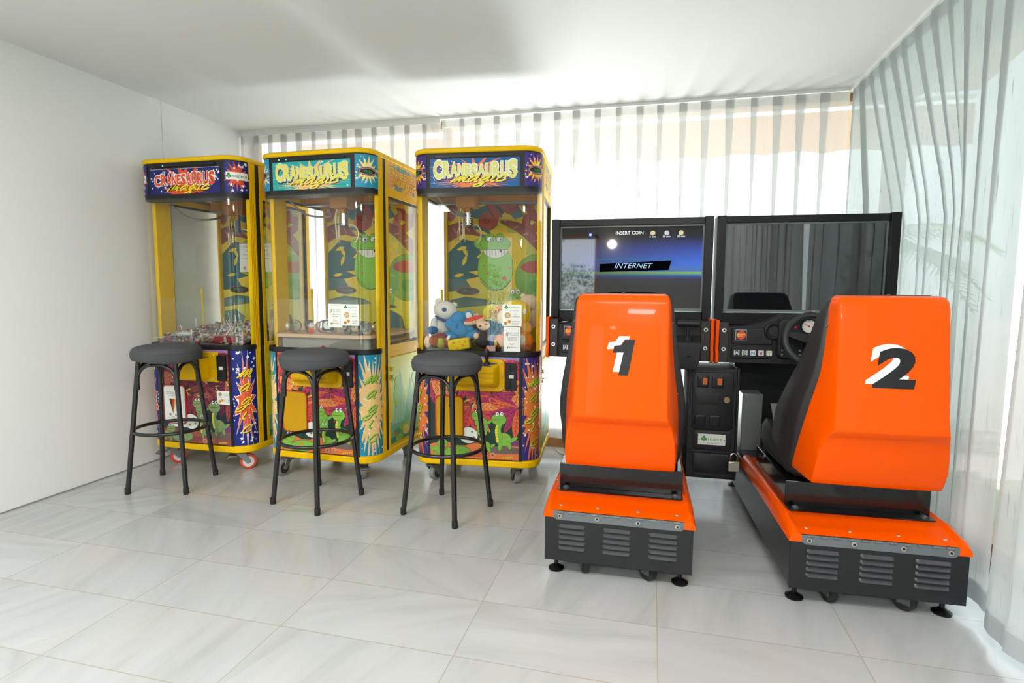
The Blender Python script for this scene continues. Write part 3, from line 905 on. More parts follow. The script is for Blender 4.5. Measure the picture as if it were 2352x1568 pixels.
def side_art(k, p):
    for s in (1, -1):
        m = map_side(s)
        a = Art(.205, .655, 1.664, 1.803)
        fl = lambda x: x if s == 1 else .86 - x
        a.rect(.1, .7, 1.6, 1.82, '#e8b070'); a.burst(.43, 1.73, .25, .085, 22, .6, '#f0a050', .1, .2, 3)
        rd = random.Random(4)
        for i in range(16): a.burst(rd.uniform(.21, .65), rd.choice((1.675, 1.79)), .03, .022, 6, .4, '#4fa09a', rd.uniform(0, 2))
        def put(fn):
            t = Art(0, 1, 0, 3); fn(t)
            for tr, col in t.items: a.tris([[(fl(q[0]), q[1]) for q in T] for T in tr], col)
        def word(t):
            w = 'CRANESAURUS'
            for i, ch in enumerate(w): t.glyph(ch, .225 + i * .037, .257 + i * .037, 1.735, 1.785 - .01 * (abs(i - 5) < 3), '#b07a40', .07); 
            for i, ch in enumerate(w): t.glyph(ch, .225 + i * .037, .257 + i * .037, 1.735, 1.785 - .01 * (abs(i - 5) < 3), '#f2cc4a', .02)
        put(word); put(lambda t: magic(t, .27, 1.69, .17, .065, .011, '#f2c832', '#5a4a4a'))
        a.build('side_marquee_artwork', p, m)
        b = Art(.205, .650, .188, .700)
        b.rect(.1, .7, .1, .8, '#d8d832'); b.rect(.1, .7, .1, .32, '#6fb89a'); b.rect(.1, .7, .1, .225, '#2f8a6a')
        for (hx, hy, hw, hh, c) in ((.33, .30, .11, .33, '#9fd0b0'), (.47, .30, .09, .26, '#74b88a'), (.60, .30, .10, .30, '#a8d49a')):
            b.poly([(fl(hx - hw), hy), (fl(hx + hw), hy), (fl(hx), hy + hh)], c)
            for i in range(4): b.stroke([(fl(hx), hy + hh * .95), (fl(hx - hw * (.7 - .4 * i)), hy)], .0025, '#5a9a72', 0)
        rd = random.Random(9)
        for i in range(9): b.ell(rd.uniform(.21, .65), rd.uniform(.20, .27), .05, .022, rd.choice(('#8fb83a', '#e0b84a', '#4a9a6a', '#3f8f70')))
        b.ell(fl(.30), .47, .05, .075, '#8fc43a', edge='#5a8a3a'); b.ell(fl(.30), .55, .035, .03, '#8fc43a', edge='#5a8a3a'); b.ell(fl(.56), .43, .05, .10, '#7fbf4a', edge='#5a8a3a'); b.ell(fl(.54), .54, .045, .04, '#7fbf4a', edge='#5a8a3a')
        b.ell(fl(.24), .245, .012, .012, '#e0912f'); b.ell(fl(.27), .235, .010, .010, '#d0702f'); b.ell(fl(.40), .24, .04, .03, '#e8d070')
        b.build('side_panel_artwork', p, m)

def back_art(k, p):
    a = Art(-.322, .322, .77, 1.70)
    TEAL, RED_, PALM = '#1f5a5e', '#b04a38', '#8f4a3a'
    a.rect(-.33, .33, .7, 1.75, '#e2c21e'); a.rect(-.33, .33, .7, 1.12, '#d8cc30')
    # dark teal jungle shapes
    a.poly([(-.33, 1.32), (-.22, 1.42), (-.12, 1.40), (-.10, 1.33), (-.13, 1.30), (-.06, 1.29), (-.11, 1.27), (-.10, 1.22), (-.18, 1.21), (-.10, 1.18), (-.20, 1.16), (-.16, 1.10), (-.33, 1.08)], TEAL)
    for q in ((-.26, 1.35, .3), (-.22, 1.25, 1.2), (-.28, 1.18, .2), (-.19, 1.31, 2)): leaf(a, q[0], q[1], .07, .012, q[2], '#e2c21e', '#e2c21e', 1)
    a.poly([(-.33, 1.02), (-.2, 1.05), (-.05, 1.03), (.0, 1.0), (-.1, .99), (-.2, .98), (-.33, .96)], '#4a6f64'); a.poly([(-.33, .93), (-.22, .95), (-.15, .90), (-.17, .82), (-.33, .80)], '#4a6f64'); a.poly([(.06, .95), (.14, .96), (.22, .92), (.24, .84), (.05, .84)], '#3f6a62')
    a.poly([(-.10, 1.62), (.02, 1.66), (.05, 1.58), (-.02, 1.53), (-.14, 1.55), (-.2, 1.60)], '#1f6f78'); a.poly([(.04, 1.70), (.06, 1.60), (.12, 1.54), (.18, 1.56), (.14, 1.63), (.24, 1.62), (.30, 1.70)], '#1f6f78')
    a.stroke([(-.22, 1.47), (-.12, 1.49), (-.05, 1.46), (-.06, 1.43), (-.09, 1.44)], .022, '#1f6f78')
    # curled ferns
    for pts in ([(-.08, 1.72), (-.03, 1.62), (.01, 1.56), (-.04, 1.50), (-.09, 1.52), (-.07, 1.57), (-.04, 1.55)], [(.0, 1.70), (.05, 1.62), (.10, 1.60), (.12, 1.64), (.09, 1.65)], [(.30, 1.72), (.22, 1.64), (.24, 1.56), (.30, 1.54), (.24, 1.48), (.19, 1.50), (.20, 1.55)], [(.13, 1.72), (.12, 1.66), (.10, 1.63)], [(-.33, 1.68), (-.28, 1.62), (-.30, 1.56)]):
        a.stroke(pts, .052, '#3a1a16'); a.stroke(pts, .047, RED_)
    # palm leaves
    for base, tip in (((.33, 1.32), (.02, 1.53)), ((-.33, 1.44), (-.10, 1.44)), ((.33, 1.05), (.16, 1.22))):
        dx, dy = tip[0] - base[0], tip[1] - base[1]
        for i in range(5):
            t = i / 5; bx, by = base[0] + dx * t, base[1] + dy * t + .05 * math.sin(PI * t)
            a.poly([(bx, by), (bx + dx * .2, by + dy * .2), (bx + dx * .18 - .02, by - .09 * (1 - t)), (bx + dx * .05, by - .10 * (1 - t))], '#b8b23a' if i % 2 else '#c9c23e')
        P = [(base[0], base[1] + .06), (base[0] + dx * .5, base[1] + dy * .5 + .085), tip, (base[0] + dx * .5, base[1] + dy * .5 + .01), (base[0], base[1] - .05)]
        P2 = [(q[0], q[1]) for q in catmull([(x, y, 0) for x, y in P], 5)]
        a.poly(P2, '#3a1a16'); a.poly([(x * .995, y - .0015) for x, y in P2], PALM)
        for i in range(4): t = .2 + i * .2; a.stroke([(base[0] + dx * t, base[1] + dy * t + .05), (base[0] + dx * (t + .1), base[1] + dy * (t + .1) + .02)], .006, '#c08a78', 0)
    # a plain green pond creature with a broad toothy grin, and a small one beside it
    DK = '#2f4a1a'; G = '#83bf2f'
    a.ell(.255, 1.17, .13, .15, '#7aa83a', edge=DK); a.ell(.26, 1.24, .10, .04, RED_); a.ell(.265, 1.12, .05, .04, '#5a9a3a')
    a.ell(-.005, 1.235, .115, .145, G, edge=DK); a.ell(-.045, 1.39, .10, .045, G, edge=DK) ; a.ell(-.005, 1.385, .098, .052, G, edge=DK)
    a.ell(-.005, 1.345, .078, .045, '#e6e4d4', edge=DK); a.rect(-.09, .08, 1.352, 1.40, G); a.stroke([(-.085, 1.352), (.075, 1.352)], .003, DK, 0)
    for i in range(7): a.stroke([(-.065 + i * .02, 1.352), (-.062 + i * .019, 1.312)], .0018, DK, 0)
    a.rect(.022, .036, 1.334, 1.352, '#2a1a1a')
    for ex in (-.042, .022):
        a.ell(ex, 1.425, .027, .028, G, edge=DK); a.ell(ex, 1.418, .018, .014, '#f0f0ea', edge=DK); a.ell(ex + .006, 1.417, .006, .008, '#222'[0:1] + '222222')
    for sx, sy, r in ((.055, 1.17, .013), (-.06, 1.20, .008), (.09, 1.235, .008), (-.08, 1.25, .005), (-.065, 1.27, .004)): a.ell(sx, sy, r, r, '#d85a34')
    a.stroke([(-.10, 1.17), (-.03, 1.10), (.05, 1.105), (.10, 1.16)], .0025, DK)
    a.ell(.125, 1.035, .042, .048, G, edge=DK); a.ell(.108, 1.085, .013, .016, '#f0f0ea', edge=DK); a.ell(.142, 1.085, .013, .016, '#f0f0ea', edge=DK); a.ell(.110, 1.083, .005, .006, '#222222'); a.ell(.144, 1.083, .005, .006, '#222222')
    a.stroke([(.10, 1.05), (.125, 1.042), (.15, 1.05)], .0025, DK); a.ell(.125, .98, .06, .010, '#4a4a2a')
    a.ell(-.185, 1.085, .078, .026, '#a8503c'); a.ell(-.185, 1.085, .073, .022, '#3a2a22'); a.text('PRESAS', -.18, 1.078, .016, '#3f8f3a', w=.085)
    a.build('back_artwork', p, map_back)

def castor_part(p, x, y, rz, tread, hub, brake=True):
    c = MB(); T = Matrix.Rotation(rz, 4, 'Z')
    c.box(-.035, .035, -.03, .03, .117, .128, GREY, T).cyl((0, 0, .108), (0, 0, 1), .022, .022, DGREY, T=T)
    for s in (-1, 1):
        c.loft([[(s * .021, -.028, .100), (s * .021, .026, .100), (s * .021, .050, .045), (s * .021, .030, .034)], [(s * .025, -.028, .100), (s * .025, .026, .100), (s * .025, .050, .045), (s * .025, .030, .034)]], GREY, T=T)
    c.box(-.025, .025, -.028, .028, .096, .102, GREY, T)
    if brake: c.box(-.022, .022, -.075, -.025, .082, .090, GREY, T).box(-.026, .026, -.085, -.070, .074, .080, GREY, T)
    o = c.build('castor', p, bevel=.0015); o.location = (x, y, 0)
    w = MB(); P = [(.030, -.018), (.045, -.014), (.0465, 0), (.045, .014), (.030, .018)]
    R = T @ Matrix.Translation((0, .036, .0465)) @ Matrix.Rotation(PI / 2, 4, 'Y')
    w.lathe(P, tread, 24, R); w.lathe([(.008, -.0192), (.0325, -.0186), (.0325, .0186), (.008, .0192)], hub, 24, R)
    w.build('wheel', o)
    return o

def claw_part(p, x, y, zt, style):
    c = MB()
    c.cyl((x, y, zt - .018), (0, 0, 1), .020, .036, OCHRE); c.cyl((x, y, zt - .07), (0, 0, 1), .021, .07, CHROME if style else DGREY, n=16)
    for i in range(3):
        t = 2 * PI * i / 3 + .4; c.tube([(x + .020 * math.cos(t), y + .020 * math.sin(t), zt - .035), (x + .020 * math.cos(t), y + .020 * math.sin(t), zt - .105)], .003, CHROME, n=6)
    c.cyl((x, y, zt - .11), (0, 0, 1), .024, .010, DGREY)
    o = c.build('claw', p)
    for i in range(3):
        t = 2 * PI * i / 3 + .5; d = (math.cos(t), math.sin(t)); f = MB()
        f.tube(catmull([(x + d[0] * r, y + d[1] * r, zt + z) for r, z in ((.018, -.095), (.056, -.100), (.080, -.135), (.076, -.180), (.060, -.205))], 5), .0042, mat('claw_prong', '#cdb88a', .35, metal=.6), n=6)
        f.build('prong', o)
    s = MB(); pts = []
    for i in range(90):
        t = i / 89; pts.append((x + .026 + .006 * math.cos(t * 75), y - .01 + .006 * math.sin(t * 75), zt - .005 - .115 * t))
    s.tube(pts, .0022, BLK, n=5); s.build('spring_cable', o)
    l = MB(); l.tube(catmull([(x - .03, y - .02, zt - .002), (x - .045, y - .02, zt - .06), (x - .04, y - .02, zt - .17), (x - .03, y - .02, zt - .185), (x - .022, y - .02, zt - .16), (x - .028, y - .02, zt - .05)], 5), .003, mat('pale_wire', '#d8d0b8', .5), n=6)
    l.build('wire_loop', o)

def card(p, x0, x1, z0, z1, off, kind, name='info_card'):
    b = MB().box(x0, x1, -off - .0015, -off, z0, z1, mat('card_white', '#eceee6', .5)).build(name, p, smooth=0)
    w, h = x1 - x0, z1 - z0; cx_ = (x0 + x1) / 2
    a = Art(x0, x1, z0, z1); K = '#4a4a4a'
    if kind in ('codere', 'codere2'):
        clover(a, x0 + .21 * w, z0 + .875 * h, .085 * w); a.text('codere', x0 + .63 * w, z0 + .835 * h, .085 * h, '#4f9a52', w=.5 * w)
        a.text('901 50 60 50', x0 + .62 * w, z0 + .70 * h, .045 * h, '#8a908a', w=.45 * w); a.rect(x0 + .14 * w, x0 + .33 * w, z0 + .715 * h, z0 + .72 * h, '#9aa09a')
        a.ell(x0 + .28 * w, z0 + .50 * h, .155 * w, .155 * w, '#d8902f'); a.ell(x0 + .28 * w, z0 + .50 * h, .10 * w, .10 * w, '#b9bcc0')
        a.text('1€' if kind == 'codere' else '1 X 1€', x0 + .68 * w, z0 + .52 * h, .06 * h, K); a.text('2 CREDITS', x0 + .67 * w, z0 + .41 * h, .06 * h, K, w=.45 * w)
        a.ell(x0 + .37 * w, z0 + .21 * h, .09 * w, .09 * w, '#cf8f2c'); a.ell(x0 + .18 * w, z0 + .13 * h, .09 * w, .09 * w, '#c4842a')
        a.text('2 X 0,50€', x0 + .70 * w, z0 + .19 * h, .055 * h, K, w=.4 * w); a.text('2 CREDIT', x0 + .70 * w, z0 + .08 * h, .06 * h, K, w=.4 * w)
    elif kind in ('toys', 'watches'):
        for q in (.92,): a.rect(x0 + .16 * w, x0 + .88 * w, z0 + q * h, z0 + (q + .006) * h, '#8a8a88')
        a.rect(x0 + .16 * w, x0 + .17 * w, z0 + .80 * h, z0 + .92 * h, '#8a8a88'); a.rect(x0 + .87 * w, x0 + .88 * w, z0 + .12 * h, z0 + .92 * h, '#8a8a88')
        a.stroke([(x0 + .14 * w, z0 + .64 * h), (x0 + .16 * w, z0 + .75 * h)], .004 * 1, '#7a8288', 0); a.stroke([(x0 + .22 * w, z0 + .63 * h), (x0 + .26 * w, z0 + .77 * h)], .004, '#7a8288', 0)
        a.text('FOR 1 EURO', x0 + .60 * w, z0 + .72 * h, .05 * h, K, w=.52 * w); a.text('2 CHANCES', x0 + .60 * w, z0 + .64 * h, .05 * h, K, w=.5 * w)
        a.text('TO GRAB YOUR', cx_, z0 + .53 * h, .05 * h, K, w=.62 * w); a.text('CUDDLY TOYS' if kind == 'toys' else 'WATCHES', cx_, z0 + .44 * h, .05 * h, K, w=.56 * w if kind == 'toys' else .42 * w)
        a.text('- PLAY', cx_ - .04 * w, z0 + .27 * h, .06 * h, '#8a3030'); a.text('NOW -', cx_ + .12 * w, z0 + .14 * h, .06 * h, '#8a3030')
        a.ell(x0 + .22 * w, z0 + .16 * h, .05 * w, .07 * w, '#7a8a5a'); a.ell(x0 + .34 * w, z0 + .17 * h, .04 * w, .06 * w, '#c89a3a')
    elif kind == 'price':
        a.rect(x0, x1, z0 + .495 * h, z0 + .505 * h, '#9a9a96')
        a.ell(x0 + .24 * w, z0 + .76 * h, .12 * w, .12 * w, '#c8862c'); a.ell(x0 + .24 * w, z0 + .76 * h, .075 * w, .075 * w, '#8f9496'); a.ell(x0 + .38 * w, z0 + .30 * h, .09 * w, .09 * w, '#d8902c'); a.ell(x0 + .19 * w, z0 + .22 * h, .09 * w, .09 * w, '#d8902c')
        for t, yy in (('1 X 1€', .78), ('2 CREDITS', .63), ('2 X 0,50€', .30), ('2 CREDITS', .15)): a.text(t, x0 + .70 * w, z0 + yy * h, .085 * h, K, w=.42 * w)
    elif kind == 'notice':
        for i, t in enumerate(('THE RULES ALWAYS', 'CHANGE PRIZES', '1 PLAY FOR 1 POPS OR', '1 LOLLIPOP PER BALL', 'PLAY', 'PLAY NOW')):
            a.text(t, cx_, z0 + (.84 - .135 * i - (.04 if i > 3 else 0)) * h, .055 * h, '#6a6a66', w=min(.8, .05 * len(t)) * w)
        a.ell(x0 + .14 * w, z0 + .13 * h, .05 * w, .05 * w, '#d8a070'); a.rect(x0, x1, z0 + .97 * h, z1, '#c89a88')
    elif kind == 'arrow':
        for i, t in enumerate(('DISPONIBLE SIN', 'RECLAMACIONES', 'SOLO')): a.text(t, cx_ - .05 * w, z0 + (.84 - .05 * i) * h, .025 * h, '#55504c', w=(.75 - .2 * (i == 2)) * w)
        for (q0, q1, c) in ((-.20, -.08, '#222222'), (-.08, .06, '#b83a30'), (.06, .20, '#e0a82c')): a.poly([(cx_ + (q0 - .05) * w, z0 + .66 * h), (cx_ + (q1 - .05) * w, z0 + .66 * h), (cx_ - .05 * w, z0 + .22 * h)], c)
        for dx, dy, c in ((-.22, .20, '#5a5a5a'), (.10, .19, '#9a5a5a'), (-.05, .12, '#b8b060'), (.32, .2, '#c8c080')): a.ell(cx_ + dx * w, z0 + dy * h, .06 * w, .06 * w, c); a.ell(cx_ + dx * w, z0 + dy * h, .03 * w, .03 * w, '#e8e4dc')
    a.build('card_print', b, lambda x, y, e: (x, -off - .0015 - e, y))
    return b

def crane_machine(k, loc, rz, label):
    p = thing('claw_machine', label, 'claw machine', loc, rz, 'row of yellow claw machines')
    MB().prism(plan(-.003), .127, .166, YEL).build('base_slab', p, bevel=.008, seg=3)
    MB().prism(plan(.004, D - .004), .166, .742, YEL).build('lower_cabinet', p)
    # black rim between cabinet and glass
    rm = MB(); sheet(rm, .737, .766, -.010, .006, BLK, .108); rm.build('rim', p, bevel=.003)
    MB().box(-HW + .03, HW - .03, .03, D - .04, .742, .756, BLK).build('prize_floor', p, smooth=0)
    g = MB(); sheet(g, .766, 1.612, -.004, 0, GLASS); g.build('front_glass', p)
    g = MB(); sheet(g, .766, 1.035, .0015, .0045, ACRYL, .09); g.build('acrylic_guard', p)
    for s in (1, -1):
        f = MB(); X = (HW - .026, HW) if s > 0 else (-HW, -HW + .026)
        f.box(*X, .100, .150, .166, 1.813, YEL).box(*X, .186, .212, .166, 1.813, YEL).box(*X, .640, D, .166, 1.813, YEL)
        f.box(*X, .212, .640, 1.618, 1.813, YEL).box(*X, .212, .640, .735, .775, YEL)
        # shallow flutes of the extruded post
        for q in (.112, .125, .138): f.box(s * HW - (0 if s > 0 else .0022), s * HW + (.0022 if s > 0 else 0), q - .003, q + .003, .17, 1.81, YEL)
        fo = f.build('side_frame', p, bevel=.003)
        X2 = (HW - .020, HW - .003) if s > 0 else (-HW + .003, -HW + .020)
        XI = (HW - .026, HW - .020) if s > 0 else (-HW + .020, -HW + .026)
        f2 = MB().box(*XI, .148, .188, .166, 1.813, YEL); f2.build('post_lining', fo, smooth=0)
        gk = MB().box(*X2, .1505, .1855, .166, 1.813, BLK)
        for (a0, a1, b0, b1) in ((.212, .220, .775, 1.618), (.632, .640, .775, 1.618), (.22, .632, 1.606, 1.618), (.22, .632, .775, .785)): gk.box(*X2, a0, a1, b0, b1, BLK)
        gk.build('gasket', fo, smooth=0)
        X3 = (HW - .016, HW - .012) if s > 0 else (-HW + .012, -HW + .016)
        MB().box(*X3, .216, .636, .780, 1.612, GLASS).build('side_window', p, smooth=0)
        for zz in (.632, .575): MB().cyl((s * (HW + .004), .222, zz), (1, 0, 0), .011, .010, CHROME, n=14).build('lock', p)
        MB().box(s * (HW + .0055) - .0065, s * (HW + .0055) + .0065, .212, .232, .590, .596, mat('brass', '#b08a4a', .35, metal=.8)).build('latch', p)
    MB().box(-HW + .026, HW - .026, .632, D - .012, .742, 1.813, YEL).build('rear_panel', p, smooth=0)
    MB().box(-HW + .02, HW - .02, D - .012, D + .002, .17, 1.81, mat('grey_back_board', '#b9bab8', .6)).build('back_board', p, smooth=0)
    MB().prism([(x * .97, .01 + y * .97) for x, y in plan(-.006, D)], H - .001, H + .003, _MATS['grey_back_board']).build('roof_plate', p, smooth=0)
    for s in (1, -1): MB().box(s * .322 - .006, s * .322 + .006, .60, .632, .756, 1.80, YEL).build('inner_post', p, smooth=0)
    MB().prism(plan(.002, .118), 1.606, 1.813, BLK).build('marquee', p)
    MB().box(-.212, .208, -.004, 0, 1.789, 1.801, mat('light_slot', '#101214', .3)).build('light_slot', p, smooth=0)
    if k != 2:
        a = MB(); e = emit_mat('cyan_led', '#2fd8d0', 3.0)
        for xx in ((-.15,) if k == 0 else (-.20, -.155)): a.box(xx, xx + .006, -.0055, -.004, 1.793, 1.798, e)
        a.build('led', p, smooth=0)
    MB().prism(plan(-.006, D), 1.813, H, YEL).build('cap', p, bevel=.009, seg=3)
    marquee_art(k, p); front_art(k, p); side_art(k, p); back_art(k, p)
    # gantry
    cxp, cyp = {0: (-.035, .45), 1: (.01, .30), 2: (-.11, .30)}[k]
    gt = MB()
    gt.box(-.30, .30, cyp + .06, cyp + .10, 1.612, 1.675, OCHRE).box(-.31, .31, cyp + .055, cyp + .105, 1.602, 1.611, GREY)
    for s in (-1, 1): gt.box(s * .31 - .012, s * .31 + .012, .12, .62, 1.655, 1.69, OCHRE).box(s * .30 - .006, s * .30 + .006, .12, .62, 1.648, 1.656, GREY)
    gt.box(-.32, .32, .12, .64, 1.795, 1.805, OCHRE)
    gt.build('gantry', p, bevel=.002)
    cr = MB().box(cxp - .055, cxp + .055, cyp - .06, cyp + .055, 1.568, 1.69, OCHRE)
    for dx in (-.03, .0, .03): cr.cyl((cxp + dx, cyp - .02, 1.571), (0, 0, 1), .005, .012, DGREY, n=8)
    cro = cr.build('carriage', p, bevel=.003)
    claw_part(p, cxp, cyp, 1.575, k)
    wv = MB(); wv.tube(catmull([(-.26, .13, 1.64), (-.22, .14, 1.58), (-.17, .2, 1.525), (-.12 + .5 * (cxp + .11), .26, 1.52), (cxp - .08, cyp - .03, 1.56), (cxp - .05, cyp, 1.60)], 6), .006, mat('grey_hose', '#77736a', .5), n=8)
    wv.tube([(-.30, .12, 1.66), (-.20, .35, 1.655), (-.18, .6, 1.655)], .005, CHROME, n=6)
    wv.build('wiring', p)
    jb = MB()
    jb.box(-.31, -.21, .11, .17, 1.615, 1.655, BLK).ell((-.245, .135, 1.625), .025, .02, .018, mat('connector_white', '#d8d6cc', .5)); jb.build('connector_box', p)
    if k: MB().box(-.02, -.018, .42, .60, .757, 1.16, ACRYL).box(-.31, -.02, .418, .42, .757, 1.16, ACRYL).build('prize_chute', p, smooth=0)
    MB().box(-.306, -.290, .408, .412, .84, 1.095, mat('yellow_strip', '#d8c02a', .5)).build('height_strip', p, smooth=0)
    # joystick console
    if k != 0:
        fl = MB().loft([[(x, -.012, z) for x, z in rrect(-.155, .165, .548, .724, .028)], [(x, 0, z) for x, z in rrect(-.155, .165, .548, .724, .028)]], YEL2)
        fl.loft([[(x, -.012, z) for x, z in rrect(-.130, .138, .572, .704, .02)], [(x, -.050, z) for x, z in rrect(-.124, .132, .580, .697, .02)], [(x, -.078, z) for x, z in rrect(-.108, .116, .600, .686, .02)]], YEL2)
        for i in range(3):
            z = .605 + i * .026
            for q in ((-.105, -.045), (.035, .118)): fl.box(q[0], q[1], -.083, -.070, z, z + .007, YEL2)
        fl.box(-.03, .02, -.081, -.07, .605, .668, YEL2)
    else:
        fl = MB().box(-.10, .176, -.006, 0, .548, .724, YEL2).box(-.07, .112, -.072, -.006, .568, .690, YEL2)
    co = fl.build('joystick_console', p, bevel=.004)
    a = MB(); tp = [(-.118, -.012, .7055), (.126, -.012, .7055), (.10, -.062, .6935), (-.09, -.062, .6935)] if k else [(-.068, -.008, .6915), (.110, -.008, .6915), (.110, -.07, .6915), (-.068, -.07, .6915)]
    a.add(tp + [(x, y, z - .006) for x, y, z in tp], [(0, 1, 2, 3), (7, 6, 5, 4), (0, 4, 5, 1), (1, 5, 6, 2), (2, 6, 7, 3), (3, 7, 4, 0)], ink('#24408f')); a.build('console_panel', co, smooth=0)
    for xx, zz in ((-.14, .705), (.15, .705), (-.14, .565), (.15, .565), (.152, .635)): MB().ell((xx, -.013, zz), .0055, .004, .0055, CHROME, n=10, k=6).build('screw', co)
    jx = .074
    js = MB().lathe([(.020, .693), (.018, .708), (.012, .714)], BLK, T=Matrix.Translation((jx, -.038, 0))).tube([(jx, -.038, .71), (jx, -.04, .735)], .008, BLK).tube([(jx, -.04, .73), (jx, -.041, .738), (jx, -.042, .775), (jx, -.042, .780)], [.010, .012, .014, .011], BLK, n=14)
    jo = js.build('joystick', p)
    MB().ell((jx, -.042, .783), .007, .007, .006, mat('red_button', '#d02a2a', .3), n=12, k=8).build('fire_button', jo)
    cp = MB().box(.170, .230, -.012, 0, .556, .706, BLK).box(.196, .199, -.0145, -.011, .66, .70, mat('slot_dark', '#050505', .6)).box(.192, .200, -.0145, -.011, .570, .605, _MATS['slot_dark'])
    cpo = cp.build('coin_plate', p, bevel=.0015)
    MB().box(.190, .216, -.018, -.012, .623, .642, WHITE).build('return_button', cpo, bevel=.002)
    pd = MB().loft([[(x, y, z) for x, z in rrect(-.222, -.060, .282, .518, .026)] for y in (-.010, 0)], mat('red_trim', '#c0301f', .4))
    do = pd.build('prize_door', p, bevel=.003)
    m = mat('amber_door', '#c99700', .45, spec=.25) if k else mat('door_white', '#d8d6d0', .5)
    MB().loft([[(x, y, z) for x, z in rrect(-.213, -.064, .288, .513, .024)] for y in (-.014, -.008)], m).build('door_flap', do, bevel=.003)
    if k == 0: card(do, -.205, -.075, .297, .505, .0145, 'arrow')
    if k == 2: card(p, .151, .255, .904, 1.018, .006, 'codere'); card(p, .161, .249, .768, .900, .006, 'toys')
    if k == 1: card(p, .088, .174, .885, 1.014, .006, 'watches'); card(p, .174, .278, .897, 1.013, .006, 'codere2')
    if k == 0: card(p, .155, .256, .416, .495, .0008, 'price'); n = card(p, -.149, .12, 1.207, 1.404, -.60, 'notice', 'paper_notice')
    if k == 0: card(p, -.19, -.07, .262, .286, .0008, 'plain', 'white_sticker')
    tr, hb = (mat('orange_tyre', '#e0462a', .5), mat('hub_white', '#d8d8d4', .4)) if k == 0 else (mat('grey_tyre', '#8a8a86', .6), mat('hub_black', '#2a2a2a', .5))
    for x, y, r in ((.225, .10, {0: -.9, 1: .7, 2: .5}[k]), (-.270, .08, {0: -.6, 1: 3.0, 2: -.4}[k]), (.26, .58, .4), (-.26, .58, -.3)):
        castor_part(p, x, y, r, tr, hb, brake=(y < .3 and k < 2))
    return p

M1 = crane_machine(0, (-2.616, 2.731, 0), 0.000, 'yellow claw machine full of wrapped sweets, with red sign lettering, beside the white wall')
M2 = crane_machine(1, (-1.806, 2.744, 0), -0.018, 'yellow claw machine with a turquoise sign, watches on a wooden shelf inside')
M3 = crane_machine(2, (-0.919, 2.871, 0), 0.090, 'yellow claw machine full of plush toys, with yellow lettering on its dark blue sign')
# ------------------------------------------------------------------ racing seats with screens
PLASTIC = mat('textured_black_plastic', '#1c1c1e', 0.55, bump=(220, 0.12, 0.001))
CUSH = mat('moulded_black_foam', '#232322', 0.5, bump=(260, 0.12, 0.001))
STEEL = mat('worn_steel', '#868b8a', 0.4, metal=0.35, var=(7, '#6f726f'))
SATIN = mat('satin_black_steel', '#202122', 0.30, metal=0.35)
def seat_loop(wb, vb, wf, vf, z, r=.009):
    L = [(-wf, vf)]
    d = Vector((-wb + wf, vb - vf))
    for t in (.3, .6, .86): L.append((-wf + d.x * t, vf + d.y * t))
    L += [(-wb + .001, vb + r * .45), (-wb + r * .45, vb + .001), (-wb + r, vb)]
    for t in (-.5, 0, .5): L.append((t * wb * 1.2, vb - .006 * (1 - abs(t))))
    L += [(-x, y) for x, y in L[:7][::-1]]
    return [(x, y, z) for x, y in L]
def digit_decal(ch, p):
    a = Art(-.12, .12, .70, 1.0); z = .795
    def d(dx, dz, col):
        if ch == '1': a.poly([(-.030 + dx, z + dz), (.004 + dx, z + dz), (.026 + dx, z + .128 + dz), (-.010 + dx, z + .128 + dz), (-.024 + dx, z + .108 + dz), (-.047 + dx, z + .105 + dz), (-.052 + dx, z + .080 + dz), (-.014 + dx, z + .082 + dz)], col)
        else: a.glyph('2', -.052 + dx, .052 + dx, z + dz, z + .116 + dz, col, offset=.045, shear=.12)
    o = .014 if ch == '1' else -.008
    d(o - .012, .012, '#dfe5e4'); d(o + .008, 0, '#1b1b1c')
    a.build('number_decal', p, lambda x, y, e: (x, lerp_back(y) - .0052 * (1 - min(1, abs(x) / .2)) - .0012 - e, y), strip=.012, ystrip=.012, eps=5e-4)
SHELL = [(1.086,.146,.040,.150,.080),(1.080,.156,.016,.160,.076),(1.068,.161,.006,.168,.073),(1.045,.1635,0,.174,.070),(.95,.164,-.010,.180,.066),(.88,.165,-.017,.186,.066),(.78,.166,-.030,.197,.080),(.70,.167,-.038,.208,.102),(.66,.168,-.044,.212,.118),(.645,.169,-.046,.213,.123),(.638,.172,-.044,.2135,.126),(.618,.182,-.022,.215,.134),(.60,.188,-.010,.216,.143),(.56,.197,.002,.219,.162),(.50,.203,.016,.222,.195),(.455,.204,.036,.222,.225),(.435,.204,.046,.220,.236),(.430,.200,.052,.217,.238)]
def lerp_back(z):
    for a, b in zip(SHELL, SHELL[1:]):
        if a[0] >= z >= b[0]:
            t = (a[0] - z) / (a[0] - b[0]); return a[2] + t * (b[2] - a[2])
    return 0
def caster2(p, x, y, rz):
    T = Matrix.Rotation(rz, 4, 'Z'); c = MB().box(-.03, .03, -.03, .03, .058, .065, BLKM, T)
    for s in (-1, 1): c.box(s * .017 - .002, s * .017 + .002, -.012, .03, .028, .064, DGREY, T)
    o = c.build('castor', p); o.location = (x, y, 0)
    R = T @ Matrix.Translation((0, .012, .0375)) @ Matrix.Rotation(PI / 2, 4, 'Y')
    MB().lathe([(.022, -.014), (.036, -.011), (.0375, 0), (.036, .011), (.022, .014)], RUB, 20, R).lathe([(.005, -.014), (.02, -.0135), (.02, .0135), (.005, .014)], DGREY, 16, R).build('wheel', o)

